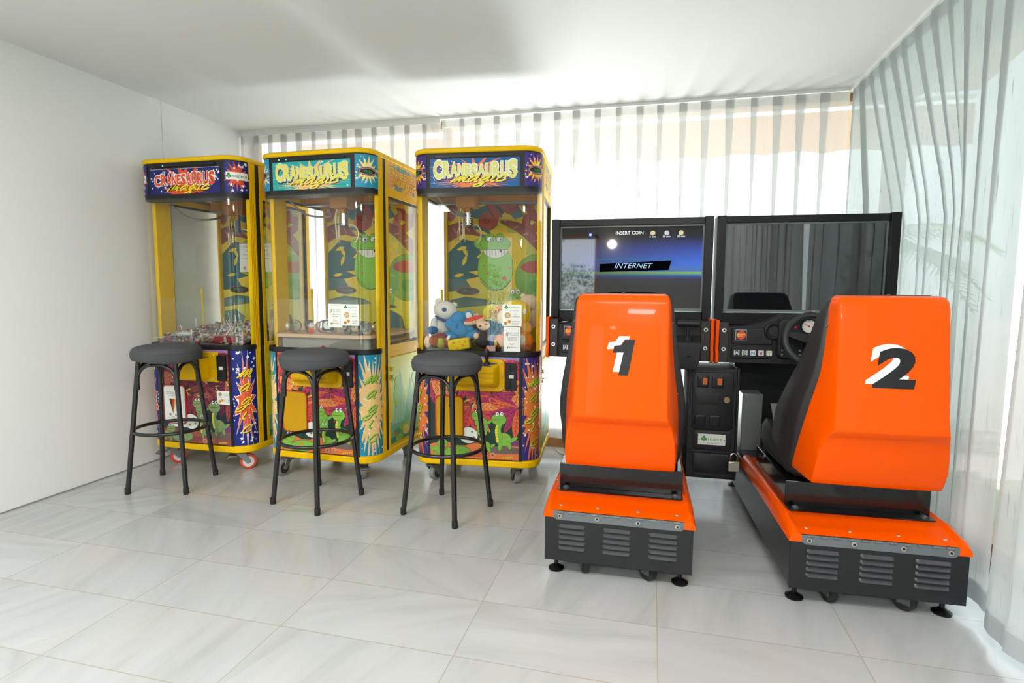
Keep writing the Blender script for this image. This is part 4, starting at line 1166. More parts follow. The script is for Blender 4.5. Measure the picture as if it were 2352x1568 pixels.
def racing_unit(num, loc, rz, label, left_lit):
    p = thing('racing_seat', label, 'arcade racing seat', loc, rz, 'pair of orange racing seats')
    # chassis
    MB().box(-.272, .272, .004, 1.36, .066, .258, SATIN).build('chassis', p, bevel=.003)
    rp = MB().box(-.272, .272, -.003, .003, .065, .262, mat('panel_black', '#17181a', .48))
    for gx in (-.168, 0, .168):
        for i in range(5):
            z = .205 - i * .0215
            loops = []
            for q, d in ((-.052, 0), (-.046, .010), (.046, .010), (.052, 0)):
                loops.append([(gx + q, -.003, z + .006), (gx + q, -.003 - d, z - .003), (gx + q, -.003 - d * .9, z - .0055), (gx + q, -.003, z - .006)])
            rp.loft(loops, mat('louvre_black', '#34363a', .28, spec=.9))
    for q in (-.06, .06):
        for z in (.098, .222): rp.cyl((q, -.0032, z), (0, 1, 0), .0022, .001, RUB, n=8)
    rp.build('rear_panel', p, bevel=.002)
    hg = MB().prism([(-.24, -.004), (.24, -.004), (.24, -.001), (-.24, -.001)], 0, 0, DGREY) if False else MB()
    HG = mat('hinge_grey', '#6c7275', .45, metal=.3)
    o_ = [(-.240, .262), (-.240, .240), (-.228, .228), (.228, .228), (.240, .240), (.240, .262)]
    hg.loft([[(x, y, z) for x, z in o_] for y in (-.0065, -.003)], HG)
    for i in range(11): hg.cyl((-.212 + i * .0424, -.007, .2585), (1, 0, 0), .0042, .021, HG, n=10)
    ho = hg.build('hinge', p)
    for x in (-.215, -.075, .075, .215): MB().cyl((x, -.0075, .244), (0, 1, 0), .008, .003, mat('zinc', '#c2bfae', .4, metal=.6), n=14).cyl((x, -.0095, .244), (0, 1, 0), .0045, .003, RUB, n=6).build('hinge_screw', ho)
    # orange deck with raised side rails
    US = [(-.279, .236), (-.2785, .262), (-.270, .279), (-.258, .285), (-.246, .279), (-.236, .273), (.236, .273), (.246, .279), (.258, .285), (.270, .279), (.2785, .262), (.279, .236)]
    loops = []
    for v, dz in ((-.006, -.016), (.012, -.006), (.06, 0), (.10, .006), (.115, .011), (.13, .011), (.84, .011), (.86, .0)):
        loops.append([(u, v, z + dz * (1 if z > .25 else 0)) for u, z in US])
    MB().loft(loops, ORNG, cap0=True, cap1=True).build('deck_cover', p, smooth=50)
    for x in (-.215, -.075, .075, .215): MB().ell((x, .035, .2705), .007, .007, .003, mat('zinc'), n=12, k=6).build('rivet', p)
    for y in (.25, .45, .65):
        for x in (-.262, .262): MB().ell((x, y, .294), .004, .004, .002, mat('zinc'), n=8, k=4).build('rivet', p)
    fp_ = MB().box(-.268, .268, .86, 1.34, .258, .279, mat('tread_plate', '#3c3d3e', .4, metal=.5, bump=(90, .4, .002))).box(-.268, .268, .86, .875, .279, .283, SATIN).box(-.268, -.22, .86, 1.2, .279, .2815, SATIN)
    fp_.build('foot_plate', p, bevel=.002)
    # seat riser
    rs = MB().box(-.245, .245, .20, .70, .284, .385, BLKG).box(-.245, .245, .150, .20, .284, .290, BLKG)
    ro = rs.build('seat_riser', p, bevel=.004)
    for x in (-.215, .215): MB().cyl((x, .172, .293), (0, 0, 1), .012, .006, DGREY, n=12).cyl((x, .172, .297), (0, 0, 1), .007, .005, GREY, n=6).build('bolt', ro)
    # seat
    sh = MB().loft([seat_loop(wb, vb, wf, vf, z) for z, wb, vb, wf, vf in SHELL], ORNG)
    so = sh.build('seat_shell', p, smooth=33)
    K = [(1.088, .140, .085, .100), (1.083, .158, .074, .118), (1.066, .176, .068, .132), (1.0, .188, .062, .178), (.90, .199, .058, .235), (.82, .212, .062, .285), (.74, .228, .085, .345), (.67, .238, .110, .40), (.61, .242, .138, .45), (.55, .238, .165, .485), (.49, .239, .195, .50), (.44, .235, .225, .48), (.40, .226, .25, .44)]
    cu = []
    for z, w, v0, v1 in K:
        L = [(-w * .96, v0, z), (-w, v0 + .012, z), (-w * 1.0, v0 + (v1 - v0) * .5, z), (-w * .985, v1 - .02, z), (-w * .93, v1, z), (-w * .82, v1 - .012, z)]
        dish = v0 + max(.02, (v1 - v0) * .45)
        L += [(-w * .6, dish + .01, z), (0, dish, z)]
        L += [(-x, y, zz) for x, y, zz in L[:-1][::-1]]
        cu.append(L)
    MB().loft(cu, CUSH).build('backrest_cushion', p, smooth=60)
    pan = []
    for v, w, z0, z1 in ((.20, .20, .40, .46), (.24, .225, .392, .475), (.38, .236, .385, .49), (.54, .236, .38, .505), (.66, .230, .382, .515), (.74, .216, .395, .505), (.785, .19, .42, .48), (.795, .16, .435, .462)):
        pan.append([(-w * .9, v, z0), (-w, v, z0 + .02), (-w, v, z1 - .03), (-w * .93, v, z1), (-w * .75, v, z1 - .012), (-w * .4, v, z1 - .04), (0, v, z1 - .05), (w * .4, v, z1 - .04), (w * .75, v, z1 - .012), (w * .93, v, z1), (w, v, z1 - .03), (w, v, z0 + .02), (w * .9, v, z0)])
    MB().loft(pan, CUSH).box(-.16, .16, .24, .66, .383, .40, BLKM).build('seat_cushion', p, smooth=60)
    for s in (-1, 1):
        for u, v, z in ((.179, .062, .98), (.205, .098, .715), (.2195, .21, .475)): MB().ell((s * u, v - .004, z), .0045, .0045, .0045, DGREY, n=10, k=6).build('shell_screw', so)
    MB().ell((0, .05, 1.088), .007, .007, .004, DGREY, n=10, k=6).build('shell_screw', so)
    digit_decal(str(num), p)
    # cabinet under the screen
    cb = MB().box(-.268, .268, 1.20, 1.36, .258, .77, BLK).box(-.30, .30, 1.05, 1.30, .745, .76, BLK).box(-.15, .15, 1.12, 1.20, .76, 1.45, BLK)
    cb.build('cabinet', p, bevel=.004)
    sb = MB().box(-.262, -.165, .98, 1.10, .279, .575, STEEL); sb.build('pedal_housing', p, bevel=.003)
    for px in (-.085, .06):
        pd = MB().loft([[(px - w, v, z) for w, v, z in ((.030, .92, .40), (-.030, .92, .40), (-.030, .93, .40), (.030, .93, .40))], [(px - w, v, z) for w, v, z in ((.036, .955, .485), (-.036, .955, .485), (-.036, .965, .485), (.036, .965, .485))], [(px - w, v, z) for w, v, z in ((.036, 1.0, .525), (-.036, 1.0, .525), (-.036, 1.01, .525), (.036, 1.01, .525))]], mat('pedal_grey', '#9c9a92', .5))
        pd.tube([(px, .94, .42), (px, .97, .33), (px, 1.06, .28)], .007, GREY); pd.build('pedal', p)
    # dashboard
    out = [(-.365, .742), (.365, .742), (.365, .915), (.24, .925), (.17, .95), (.10, .985), (-.10, .985), (-.17, .955), (-.25, .928), (-.365, .918)]
    ds = MB().loft([[(x, v, z) for x, z in out] for v in (.895, 1.08)], PLASTIC)
    ds.box(-.41, .41, 1.0, 1.10, .925, .952, BLKM)
    ds.loft([[(x, .888, z) for x, z in rrect(-.338, -.155, .838, .912, .008)], [(x, .897, z) for x, z in rrect(-.344, -.149, .832, .918, .008)]], PLASTIC)
    ds.loft([[(x, .886, z) for x, z in rrect(-.340, -.150, .768, .826, .004)], [(x, .897, z) for x, z in rrect(-.344, -.146, .764, .830, .004)]], PLASTIC)
    ds.loft([[(x, .870, z) for x, z in rrect(-.128, .128, .775, .962, .03)], [(x, .90, z) for x, z in rrect(-.14, .14, .765, .975, .03)]], PLASTIC)
    do = ds.build('dashboard', p, bevel=.003)
    vt = MB().tube([(-.152 + .034 * math.cos(t), .884, .905 + .034 * math.sin(t)) for t in [2 * PI * i / 24 for i in range(24)]], .010, BLK, closed=True).cyl((-.152, .888, .905), (0, 1, 0), .028, .012, PLASTIC)
    vt.build('air_vent', do)
    eb = MB().box(-.327, -.274, .874, .89, .856, .908, mat('button_frame', '#b9bcbc', .35)); eo = eb.build('exit_button', do, bevel=.003)
    a = Art(-.325, -.276, .858, .906); a.rect(-.33, -.27, .85, .91, '#2b2326'); a.ell(-.3005, .882, .0215, .0215, '#d8483f'); a.text('EXIT', -.3005, .875, .014, '#f0d83a', w=.036, offset=.02)
    a.build('button_print', eo, lambda x, y, e: (x, .874 - e, y))
    for i, (ch, c) in enumerate(zip('ASNBY', ('#2f6a5a', '#55585c', '#2f74c0', '#c03a34', '#c8b02a'))):
        x = -.318 + i * .0375
        b = MB().box(x - .013, x + .013, .875, .89, .782, .808, mat('key_white', '#d2d6d6', .35)).build('letter_button', do, bevel=.002)
        a = Art(x - .012, x + .012, .783, .807); a.rect(x - .007, x + .007, .78, .81, '#3a4042' if i < 2 else '#e6e8e6'); a.text(ch, x, .787, .016, c if i > 1 else '#d8e0dc', offset=.02); a.build('button_print', b, lambda x, y, e: (x, .875 - e, y))
    for s in (-1, 1):
        bx = MB().box(s * .382 - .022, s * .382 + .022, .87, 1.06, .745, .945, mat('bracket_brown', '#2a201c', .5)).build('side_bracket', p, bevel=.003)
        for z in (.905, .812): MB().cyl((s * .382, .868, z), (0, 1, 0), .010, .006, CHROME, n=14).cyl((s * .382, .864, z), (0, 1, 0), .005, .003, RUB, n=6).build('socket_screw', bx)
        e_ = [(.86, .955), (1.06, .955), (1.06, .735), (.90, .735), (.85, .745), (.85, .79), (.866, .81)]
        MB().loft([[(x, v, z) for v, z in e_] for x in (s * .405, s * .421)], ORNG).build('side_plate', p, bevel=.003)
    # gear shifter on the right
    sf = MB().loft([[(x, v, z) for x, v, z in ((.235, .76, .845), (.352, .76, .845), (.352, .88, .875), (.235, .88, .875))], [(x, v, z) for x, v, z in ((.240, .76, .76), (.347, .76, .76), (.347, .88, .76), (.240, .88, .76))], [(x, v, z) for x, v, z in ((.26, .77, .715), (.33, .77, .715), (.33, .82, .715), (.26, .82, .715))]], PLASTIC)
    sf.cyl((.294, .758, .785), (0, 1, 0), .008, .006, BLKG, n=14)
    sfo = sf.build('shifter_box', p, bevel=.004)
    MB().tube([(.294, .815, .855), (.294, .812, .93)], .009, BLK).cyl((.294, .812, .862), (0, 0, 1), .018, .02, RUB).cyl((.294, .812, .938), (1, 0, 0), .0165, .105, BLK, n=16).build('shifter_lever', sfo)
    # steering wheel
    TW_ = Matrix.Translation((0, .79, .872)) @ Matrix.Rotation(math.radians(68), 4, 'X')
    sw = MB().tube([(.122 * math.cos(t), .122 * math.sin(t), 0) for t in [2 * PI * i / 48 for i in range(48)]], .0155, mat('wheel_rubber', '#2a2c2e', .45), n=12, T=TW_, closed=True)
    so2 = sw.build('steering_wheel', p)
    sp = MB().lathe([(.032, -.02), (.036, -.005), (.030, .008), (.012, .012)], BLK, 24, TW_).lathe([(.02, .012), (.018, .0145)], PLASTIC, 20, TW_)
    for t in (0.25, PI - .25, PI * 1.5):
        q = [Vector((r * math.cos(t) + w * -math.sin(t), r * math.sin(t) + w * math.cos(t), 0)) for r, w in ((.02, -.022), (.112, -.012), (.112, .012), (.02, .022))]
        sp.loft([[v + Vector((0, 0, -.006 - .004 * i)) for i, v in enumerate(q)], [v + Vector((0, 0, .003)) for v in q]], BLK, T=TW_)
    sp.build('wheel_spokes', so2)
    MB().tube([(0, .80, .868), (0, .90, .83)], .022, BLK).build('steering_column', so2)
    ga = MB().cyl((0, .868, .932), (0, 1, 0), .036, .012, BLK, n=28); go = ga.build('gauge', do)
    a = Art(-.04, .04, .89, .97); a.ell(0, .932, .031, .031, '#e2e0d6', n=28)
    for i in range(9):
        t = math.radians(210 - 30 * i); a.stroke([(.024 * math.cos(t), .932 + .024 * math.sin(t)), (.029 * math.cos(t), .932 + .029 * math.sin(t))], .0018, '#333333', 0)
    a.stroke([(.004, .929), (-.022, .944)], .003, '#d0342c', 0); a.ell(0, .932, .005, .005, '#d0342c'); a.build('gauge_face', go, lambda x, y, e: (x, .862 - e, y))
    lp = MB().ell((-.058, .868, .925), .008, .005, .008, mat('red_lamp', '#c8282a', .3)); lp.build('warning_lamp', do)
    for i in range(6):
        for z in (.812, .792): MB().ell((-.112 + i * .04, .868, z), .0055, .003, .0055, GREY, n=10, k=6).build('indicator_lamp', do)
    # screen
    X0, X1, Z0, Z1 = -.415, .415, .948, 1.476
    tv = MB()
    tv.box(X0, X0 + .042, .985, 1.10, Z0, Z1, BLKM).box(X1 - .042, X1, .985, 1.10, Z0, Z1, BLKM).box(X0 + .042, X1 - .042, 1.0, 1.10, 1.440, Z1 - .002, BLKM).box(X0 + .042, X1 - .042, 1.0, 1.10, Z0, .985, BLKM)
    tv.box(X0 + .02, X1 - .02, 1.04, 1.12, Z0 + .01, Z1 - .01, BLKM)
    to = tv.build('monitor_housing', p, bevel=.002)
    bz = MB(); BZ = mat('bezel_grey', '#6e7876', .3)
    for q in ((-.373, .373, 1.432, 1.440), (-.373, .373, .992, 1.004), (-.373, -.366, 1.004, 1.432), (.366, .373, 1.004, 1.432)): bz.box(q[0], q[1], 1.016, 1.04, q[2], q[3], BZ)
    bz.build('screen_bezel', to, smooth=0)
    MB().box(-.373, .373, 1.012, 1.03, .984, .992, CHROME).build('chrome_strip', to, bevel=.003)
    m = screen_material(num)
    so3 = MB().box(-.366, .366, 1.022, 1.03, 1.004, 1.432, m).build('screen', to, smooth=0)
    if num == 2:
        a = Art(-.1, .2, .98, 1.01); a.ell(.045, .998, .0045, .0045, '#b8324a'); a.text('LG', .062, .9945, .007, '#c8cccc', offset=.02); a.build('maker_mark', to, lambda x, y, e: (x, 1.016 - e, y))
        MB().box(.3735, .377, 1.010, 1.016, 1.04, 1.15, CHROME).box(.3735, .377, 1.010, 1.016, 1.18, 1.36, CHROME).box(.3735, .377, 1.010, 1.016, 1.385, 1.435, CHROME).build('chrome_edge', to, smooth=0)
    else:
        a = Art(-.36, .36, 1.01, 1.43); W_ = emit_mat('screen_white', '#e8ecf4', .9); Y_ = emit_mat('screen_coin', '#d8cfa0', .6); G_ = emit_mat('screen_steel', '#9fc0e0', .75)
        a.poly([(-.16, 1.238), (.215, 1.255), (.20, 1.205), (-.16, 1.195)], emit_mat('screen_dark', '#0b0d12', .25))
        a.stroke([(-.18, 1.262), (.22, 1.262)], .003, emit_mat('screen_teal', '#2a8a78', .6), 0)
        a.text('INSERT COIN', -.005, 1.393, .0165, W_); a.text('INTERNET', .02, 1.215, .026, G_, shear=.35, w=.20)
        for x, t, c in ((.115, '5 min', Y_), (.186, '10 min', emit_mat('screen_silver', '#c8ccd8', .6)), (.258, '20 min', Y_)): a.ell(x, 1.398, .0125, .0125, c, n=18); a.text(t, x, 1.375, .010, W_)
        a.rect(-.225, -.20, 1.378, 1.410, emit_mat('screen_icon', '#25408a', .5)); a.ell(-.212, 1.394, .007, .008, Y_)
        a.build('screen_graphics', so3, lambda x, y, e: (x, 1.022 - e, y))
    # feet and castors under the chassis
    for x in (-.235, .235):
        for y in (.06, 1.25):
            MB().lathe([(.030, 0), (.031, .006), (.018, .014), (.012, .018), (.008, .022), (.008, .068)], BLKM, 18, Matrix.Translation((x, y, 0))).build('levelling_foot', p)
    for x, r in ((-.12, .3), (.125, .8)):
        caster2(p, x, .045, r); caster2(p, x, 1.15, r + .5)
    return p

def screen_material(num):
    m = bpy.data.materials.new('screen_%s' % ('lit' if num == 1 else 'off')); m.use_nodes = True
    t = m.node_tree; b = t.nodes['Principled BSDF']
    b.inputs['Base Color'].default_value = (0.006, 0.007, 0.008, 1); b.inputs['Roughness'].default_value = 0.03; b.inputs['Specular IOR Level'].default_value = 1.0; b.inputs['Coat Weight'].default_value = 0.8; b.inputs['Coat Roughness'].default_value = 0.02
    if num == 1:
        tc = t.nodes.new('ShaderNodeTexCoord'); sp = t.nodes.new('ShaderNodeSeparateXYZ'); t.links.new(tc.outputs['Object'], sp.inputs[0])
        r = t.nodes.new('ShaderNodeMapRange'); r.inputs[1].default_value = 1.004; r.inputs[2].default_value = 1.432; t.links.new(sp.outputs[2], r.inputs[0])
        cr = t.nodes.new('ShaderNodeValToRGB'); e = cr.color_ramp.elements
        e[0].position = 0; e[0].color = lin('#05060a'); e[1].position = 1; e[1].color = lin('#060709')
        for pos, c in ((.30, '#070a12'), (.36, '#0a1030'), (.40, '#16307a'), (.425, '#2f8a6a'), (.44, '#7a8a34'), (.455, '#2a5a8a'), (.55, '#1f4fae'), (.75, '#182c78'), (.87, '#0a0d1c')):
            q = e.new(pos); q.color = lin(c)
        t.links.new(r.outputs[0], cr.inputs[0])
        rx = t.nodes.new('ShaderNodeMapRange'); rx.inputs[1].default_value = -.30; rx.inputs[2].default_value = .36; rx.inputs[3].default_value = .12; rx.inputs[4].default_value = .95; t.links.new(sp.outputs[0], rx.inputs[0])
        t.links.new(cr.outputs[0], b.inputs['Emission Color']); t.links.new(rx.outputs[0], b.inputs['Emission Strength'])
    return m
R1 = racing_unit(1, (-0.100, 2.051, 0), 0.0172, 'orange racing seat with a white and black number 1, in front of the lit screen', True)
R2 = racing_unit(2, (0.767, 2.066, 0), 0.0381, 'orange racing seat with a white and black number 2 and a blank dark screen', False)

# coin cabinet fixed between the two seats
cx0, cy0 = 0.192, 2.905
cb = thing('coin_cabinet', 'black coin box with two coin slots standing between the two racing seats', 'coin box', (cx0, cy0, 0), 0.03)
CW = .240
bx = MB().box(0, CW - .006, .0, .24, .155, .715, PLASTIC).box(CW - .012, CW, -.012, .24, .155, .72, BLK).box(0, CW, .0, .02, .155, .17, BLK)
bx.build('case', cb, bevel=.004)
def raised(name, x0, x1, z0, z1, d, r, m, par, y=0.0):
    mb = MB().loft([[(x, y - d, z) for x, z in rrect(x0 + .004, x1 - .004, z0 + .004, z1 - .004, r)], [(x, y - d * .6, z) for x, z in rrect(x0, x1, z0, z1, r)], [(x, y, z) for x, z in rrect(x0, x1, z0, z1, r)]], m)
    o = mb.build(name, par, smooth=40)
    if d > .007: MB().tube([(x, y - d * .5, z) for x, z in rrect(x0 - .004, x1 + .004, z0 - .004, z1 + .004, r + .004, 6)], .0028, mat('rim_black', '#303032', .35), n=6, closed=True).build('rim', o)
    return o
dr = raised('coin_door', .02, .215, .405, .695, .008, .022, PLASTIC, cb)
for x in (.040, .110):
    sl = raised('coin_slot', x, x + .056, .620, .680, .006, .006, BLK, cb, -.008)
    MB().box(x + .026, x + .048, -.0155, -.013, .635, .668, mat('amber_lens', '#a8501e', .25, emit='#c8641e', es=.10)).build('amber_window', sl, smooth=0)
    MB().box(x + .012, x + .017, -.0155, -.013, .632, .670, _MATS['slot_dark']).build('slit', sl, smooth=0)
    rt = raised('return_cup', x - .006, x + .048, .425, .480, .006, .006, BLK, cb, -.008)
    MB().box(x + .004, x + .038, -.016, -.0125, .435, .470, _MATS['slot_dark']).build('recess', rt, smooth=0)
raised('blank_plate', .035, .15, .535, .590, .003, .006, PLASTIC, cb, -.008)
MB().cyl((.183, -.011, .562), (0, 1, 0), .015, .010, mat('lock_brass', '#a08a6a', .35, metal=.7), n=20).build('door_lock', cb)
lw = raised('service_door', .03, .215, .305, .400, .006, .020, PLASTIC, cb)
pl = MB().box(.055, .185, -.0085, -.006, .330, .385, mat('card_white')).build('name_plate', cb, smooth=0)
a = Art(.055, .185, .330, .385); clover(a, .083, .362, .012, '#3f9a4a'); a.text('codere', .135, .353, .016, '#5fa85a', w=.068); a.text('901 50 60 50', .127, .336, .007, '#8a908a'); a.ell(.061, .357, .003, .003, '#222222'); a.ell(.179, .357, .003, .003, '#222222'); a.build('plate_print', pl, lambda x, y, e: (x, -.0085 - e, y))
raised('cash_door', .03, .215, .185, .285, .008, .018, PLASTIC, cb)
MB().box(.0, CW, -.010, 0, .288, .300, BLK).build('hasp_bar', cb, bevel=.002)
pk = thing('padlock', 'small grey padlock hanging from the corner of the black coin box', 'padlock', (cx0 + CW - .016, cy0 - .032, .262), 0.1)
MB().box(-.026, .026, -.009, .009, -.05, 0, mat('zinc')).build('body', pk, bevel=.004)
MB().tube(catmull([(-.017, 0, -.004), (-.017, 0, .022), (-.010, 0, .036), (0, 0, .040), (.010, 0, .036), (.017, 0, .022), (.017, 0, -.004)], 5), .0042, CHROME).build('shackle', pk)
# a loop of cable lying by the wooden rail
cbm = MB().tube(catmull([(-.60, 3.72, .005), (-.56, 3.64, .005), (-.46, 3.60, .005), (-.36, 3.64, .005), (-.30, 3.74, .005), (-.2, 3.77, .005)], 6), .005, mat('pale_cable', '#b8b49a', .5), n=7)
tag(cbm.build('cable'), 'pale cable lying on the floor by the window rail behind seat number 1', 'cable')
# ------------------------------------------------------------------ bar stools
SEATF = mat('grey_stool_fabric', '#4c4d50', 0.85, bump=(420, 0.25, 0.001), var=(5, '#434447'))
TUBE_M = mat('black_lacquer_tube', '#171718', 0.24, coat=0.2)
def make_stool(label, loc, rz, tint):
    p = thing('bar_stool', label, 'bar stool', loc, rz, 'bar stools in front of the claw machines')
    s = MB(); loops = []
    N = 96; rd = random.Random(int(loc[0] * 1000))
    ph = [rd.uniform(0, 6) for _ in range(4)]
    prof = [(.10, .700), (.150, .700), (.160, .703), (.166, .712), (.1695, .728), (.171, .745), (.1685, .760), (.160, .772), (.145, .780), (.11, .787), (.06, .790), (.015, .791)]
    for r, z in prof:
        L = []
        for j in range(N):
            t = 2 * PI * j / N
            g = max(0, 1 - abs(z - .722) / .03)
            d = .0016 * g * (math.sin(23 * t + ph[0]) + .8 * math.sin(37 * t + ph[1]) + .6 * math.sin(11 * t + ph[2]))
            L.append(((r + d) * math.cos(t), (r + d) * math.sin(t), z - (0.006 * math.sin(2 * t + ph[3]) if z < .705 else 0)))
        loops.append(L)
    s.loft(loops, SEATF); so = s.build('seat', p, smooth=60)
    sm = MB().tube([(.1715 * math.cos(2 * PI * i / 60), .1715 * math.sin(2 * PI * i / 60), .7475) for i in range(60)], .0016, SEATF, n=5, closed=True); sm.build('seam', so)
    legs = []
    for i in range(4):
        t = math.radians(45 + 90 * i); c, q = math.cos(t), math.sin(t)
        a, b = Vector((c * .138, q * .138, .704)), Vector((c * .218, q * .218, .006))
        l = MB().tube([a, b], .0125, TUBE_M, n=14).build('leg', p); legs.append((a, b))
        MB().lathe([(.0135, 0), (.0145, .004), (.0145, .030), (.0135, .034)], RUB, 14, Matrix.Translation(b - Vector((0, 0, .006)))).build('rubber_foot', l)
    R = .138 + (.218 - .138) * (.704 - .325) / (.704 - .006) - .004
    MB().tube([(R * math.cos(2 * PI * i / 48), R * math.sin(2 * PI * i / 48), .325) for i in range(48)], .0095, TUBE_M, n=10, closed=True).build('foot_ring', p)
    for i in range(4):
        A, B = legs[i], legs[(i + 1) % 4]
        P0, P1 = A[0].lerp(A[1], .165), B[0].lerp(B[1], .165)
        mid = (P0 + P1) / 2; ax = (P1 - P0) / 2; inw = Vector((mid.x, mid.y, 0)).normalized()
        pts = []
        for k in range(17):
            th = PI - PI * k / 16
            pts.append(mid + ax * (abs(math.cos(th)) ** .75 * (1 if math.cos(th) > 0 else -1)) * (.93) + Vector((0, 0, .098 * math.sin(th) ** .8)) - inw * .0)
        pts = [pts[0] - Vector((0, 0, .035))] + pts + [pts[-1] - Vector((0, 0, .035))]
        MB().tube(pts, .0085, TUBE_M, n=10).build('arch_brace', p)
    return p
make_stool('bar stool with grey round seat in front of the sweets machine, nearest the white wall', (-2.570, 2.505, 0), math.radians(15), 0)
make_stool('black tube bar stool with grey round seat in front of the machine with watches', (-1.662, 2.512, 0), math.radians(-13), 0)
make_stool('black tube bar stool with grey round seat in front of the plush toy machine', (-.957, 2.548, 0), math.radians(-16), 0)
# ------------------------------------------------------------------ what lies inside the claw machines
def inside(Mch, u, v, z):
    return Mch.matrix_basis @ Vector((u, v, z))
for _m in (M1, M2, M3): _m.matrix_basis = Matrix.Translation(_m.location) @ Matrix.Rotation(_m.rotation_euler.z, 4, 'Z')

def plush_mat(name, col, dark=None):
    return mat('plush_' + name, col, 0.95, spec=0.2, bump=(260, 0.35, 0.002), var=(9, dark) if dark else None)

# --- sweets in the first machine
rd = random.Random(3)
def heap_z(u, v): return .772 + .018 * max(0, min(1, v / .12)) + .085 * max(0, min(1, (v - .04) / .45)) ** .9 * (.72 + .5 * (u + .3)) + .006 * math.sin(u * 31) * math.cos(v * 27)
WR = ['#b8aeaa', '#b89aa0', '#a05058', '#b09a60', '#7a8ea8', '#c4bab4', '#7a584c', '#a87478', '#8a8a70', '#a09082', '#b88a74', '#c8beb8']
mound = MB()
g_ = [[(u, v, max(.7585, heap_z(u, v) - .022)) for u in [-.30 + .60 * i / 24 for i in range(25)]] for v in [.055 + .535 * j / 22 for j in range(23)]]
mound.loft(g_, ink('#8f7a72'), closed=False, cap0=False, cap1=False)
for r_ in (g_[0], ): mound.loft([r_, [(x, y, .7575) for x, y, z in r_]], ink('#8f7a72'), closed=False, cap0=False, cap1=False)
for i in range(1700):
    u, v = rd.uniform(-.295, .295), .052 + .54 * rd.random() ** 1.3
    c = Vector((u, v, max(.780, heap_z(u, v) - .010 + rd.uniform(-.006, .008))))
    d = Vector((rd.uniform(-1, 1), rd.uniform(-1, 1), rd.uniform(-.6, .6))).normalized(); e = d.cross(Vector((rd.uniform(-1, 1), rd.uniform(-1, 1), rd.uniform(-1, 1)))).normalized()
    L, w = rd.uniform(.007, .017), rd.uniform(.003, .008); n_ = d.cross(e) * .003
    mound.add([c - d * L - e * w, c + d * L - e * w * .6 + n_, c + d * L * .9 + e * w, c - d * L * .8 + e * w * .7 + n_], [(0, 1, 2, 3)], ink(rd.choice(WR)))
mo = mound.build('sweets_heap', smooth=0); mo.location = M1.location
tag(mo, 'heap of mixed wrapped sweets filling the bottom of the left claw machine', 'sweets', kind='stuff')

def lolly(col, wcol):
    p = thing('lollipop', 'wrapped lollipop on a white stick stuck in the heap of sweets', 'lollipop', (0, 0, 0), 0, 'lollipops in the heap of sweets')
    MB().tube([(0, 0, -.065), (0, 0, .0)], .0019, mat('white_stick', '#ecebe6', .5), n=6).build('stick', p)
    b = MB().ell((0, 0, .012), .0125, .0125, .0125, ink(col), n=12, k=8)
    b.lathe([(.004, -.004), (.011, -.016), (.008, -.012)], ink(wcol), 9, caps=False); b.build('candy_head', p, smooth=60); return p
def twist(col):
    p = MB().ell((0, 0, 0), .014, .008, .008, ink(col), n=10, k=8, R=Matrix.Identity(3))
    for s in (-1, 1): p.loft([[(s * .012, .003 * math.cos(t), .003 * math.sin(t)) for t in [k * PI / 4 for k in range(8)]], [(s * .026, .011 * math.cos(t) * (1 + .3 * (k % 2)), .007 * math.sin(t)) for k, t in enumerate([k * PI / 4 for k in range(8)])]], ink(col), cap0=False, cap1=False)
    o = p.build('wrapped_sweet'); return tag(o, 'twist-wrapped sweet lying in the heap inside the left claw machine', 'sweet', 'twist-wrapped sweets in the heap')
pl_ = [lolly(a, b) for a, b in (('#a84c54', '#c8b4b4'), ('#c0a048', '#cfc4a8'), ('#c898a4', '#d0bcc0'), ('#6684a4', '#b8c0c8'), ('#8a9468', '#c0c4b0'))]
pt_ = [twist(c) for c in ('#a0484e', '#b8a068', '#c8aeb2', '#6480a0', '#b88058', '#c8c0b8', '#6f4a3e')]
used = set()
def place(o, u, v, z, rot):
    if o in used: o = copy_tree(o)
    else: used.add(o)
    o.location = inside(M1, u, v, z); o.rotation_euler = rot
for i in range(62):
    u, v = rd.uniform(-.29, .30), .06 + .48 * rd.random() ** 1.2
    up = rd.random() < .45
    if up: place(rd.choice(pl_), u, v, heap_z(u, v) + .002, (PI + rd.uniform(-.6, .6), rd.uniform(-.6, .6), rd.uniform(0, 6)))
    else: place(rd.choice(pl_), u, v, heap_z(u, v) + .004, (PI / 2 + rd.uniform(-.35, .35), rd.uniform(-.5, .5), rd.uniform(0, 6)))
for i in range(110):
    u, v = rd.uniform(-.29, .30), .04 + .5 * rd.random() ** 1.4
    place(rd.choice(pt_), u, v, heap_z(u, v) + .002, (rd.uniform(-.5, .5), rd.uniform(-.5, .5), rd.uniform(0, 6)))
for u, lab in ((.148, 'dark red sweet tub left of its twin in the heap of sweets'), (.235, 'dark red sweet tub right of its twin in the heap of sweets')):
    c = thing('sweet_tub', lab, 'tub', inside(M1, u, .058, .793), rd.uniform(-.2, .2))
    MB().loft([[(x, y, z) for x, y in rrect(-.036 * k, .036 * k, -.018, .018, .006)] for z, k in ((-.022, .9), (.022, 1.0))], mat('tub_red', '#8a1f2c', .35)).build('tub', c, bevel=.002)
    MB().box(.028, .040, -.0195, .0195, -.018, .018, mat('band_grey', '#b0b4b2', .4)).build('band', c, smooth=0)
c = thing('sweet_tray', 'white sweet tray tipped on the left side of the heap of sweets', 'tray', inside(M1, -.16, .12, .812), .1); c.rotation_euler = (.35, 0, .1)
MB().box(-.045, .045, -.014, .014, -.008, .010, mat('tray_white', '#dcdcd6', .5)).build('tray', c, bevel=.002)
MB().box(-.040, .040, -.016, -.0145, -.006, .004, mat('tray_grey', '#9aa09c', .5)).build('tray_front', c, smooth=0)

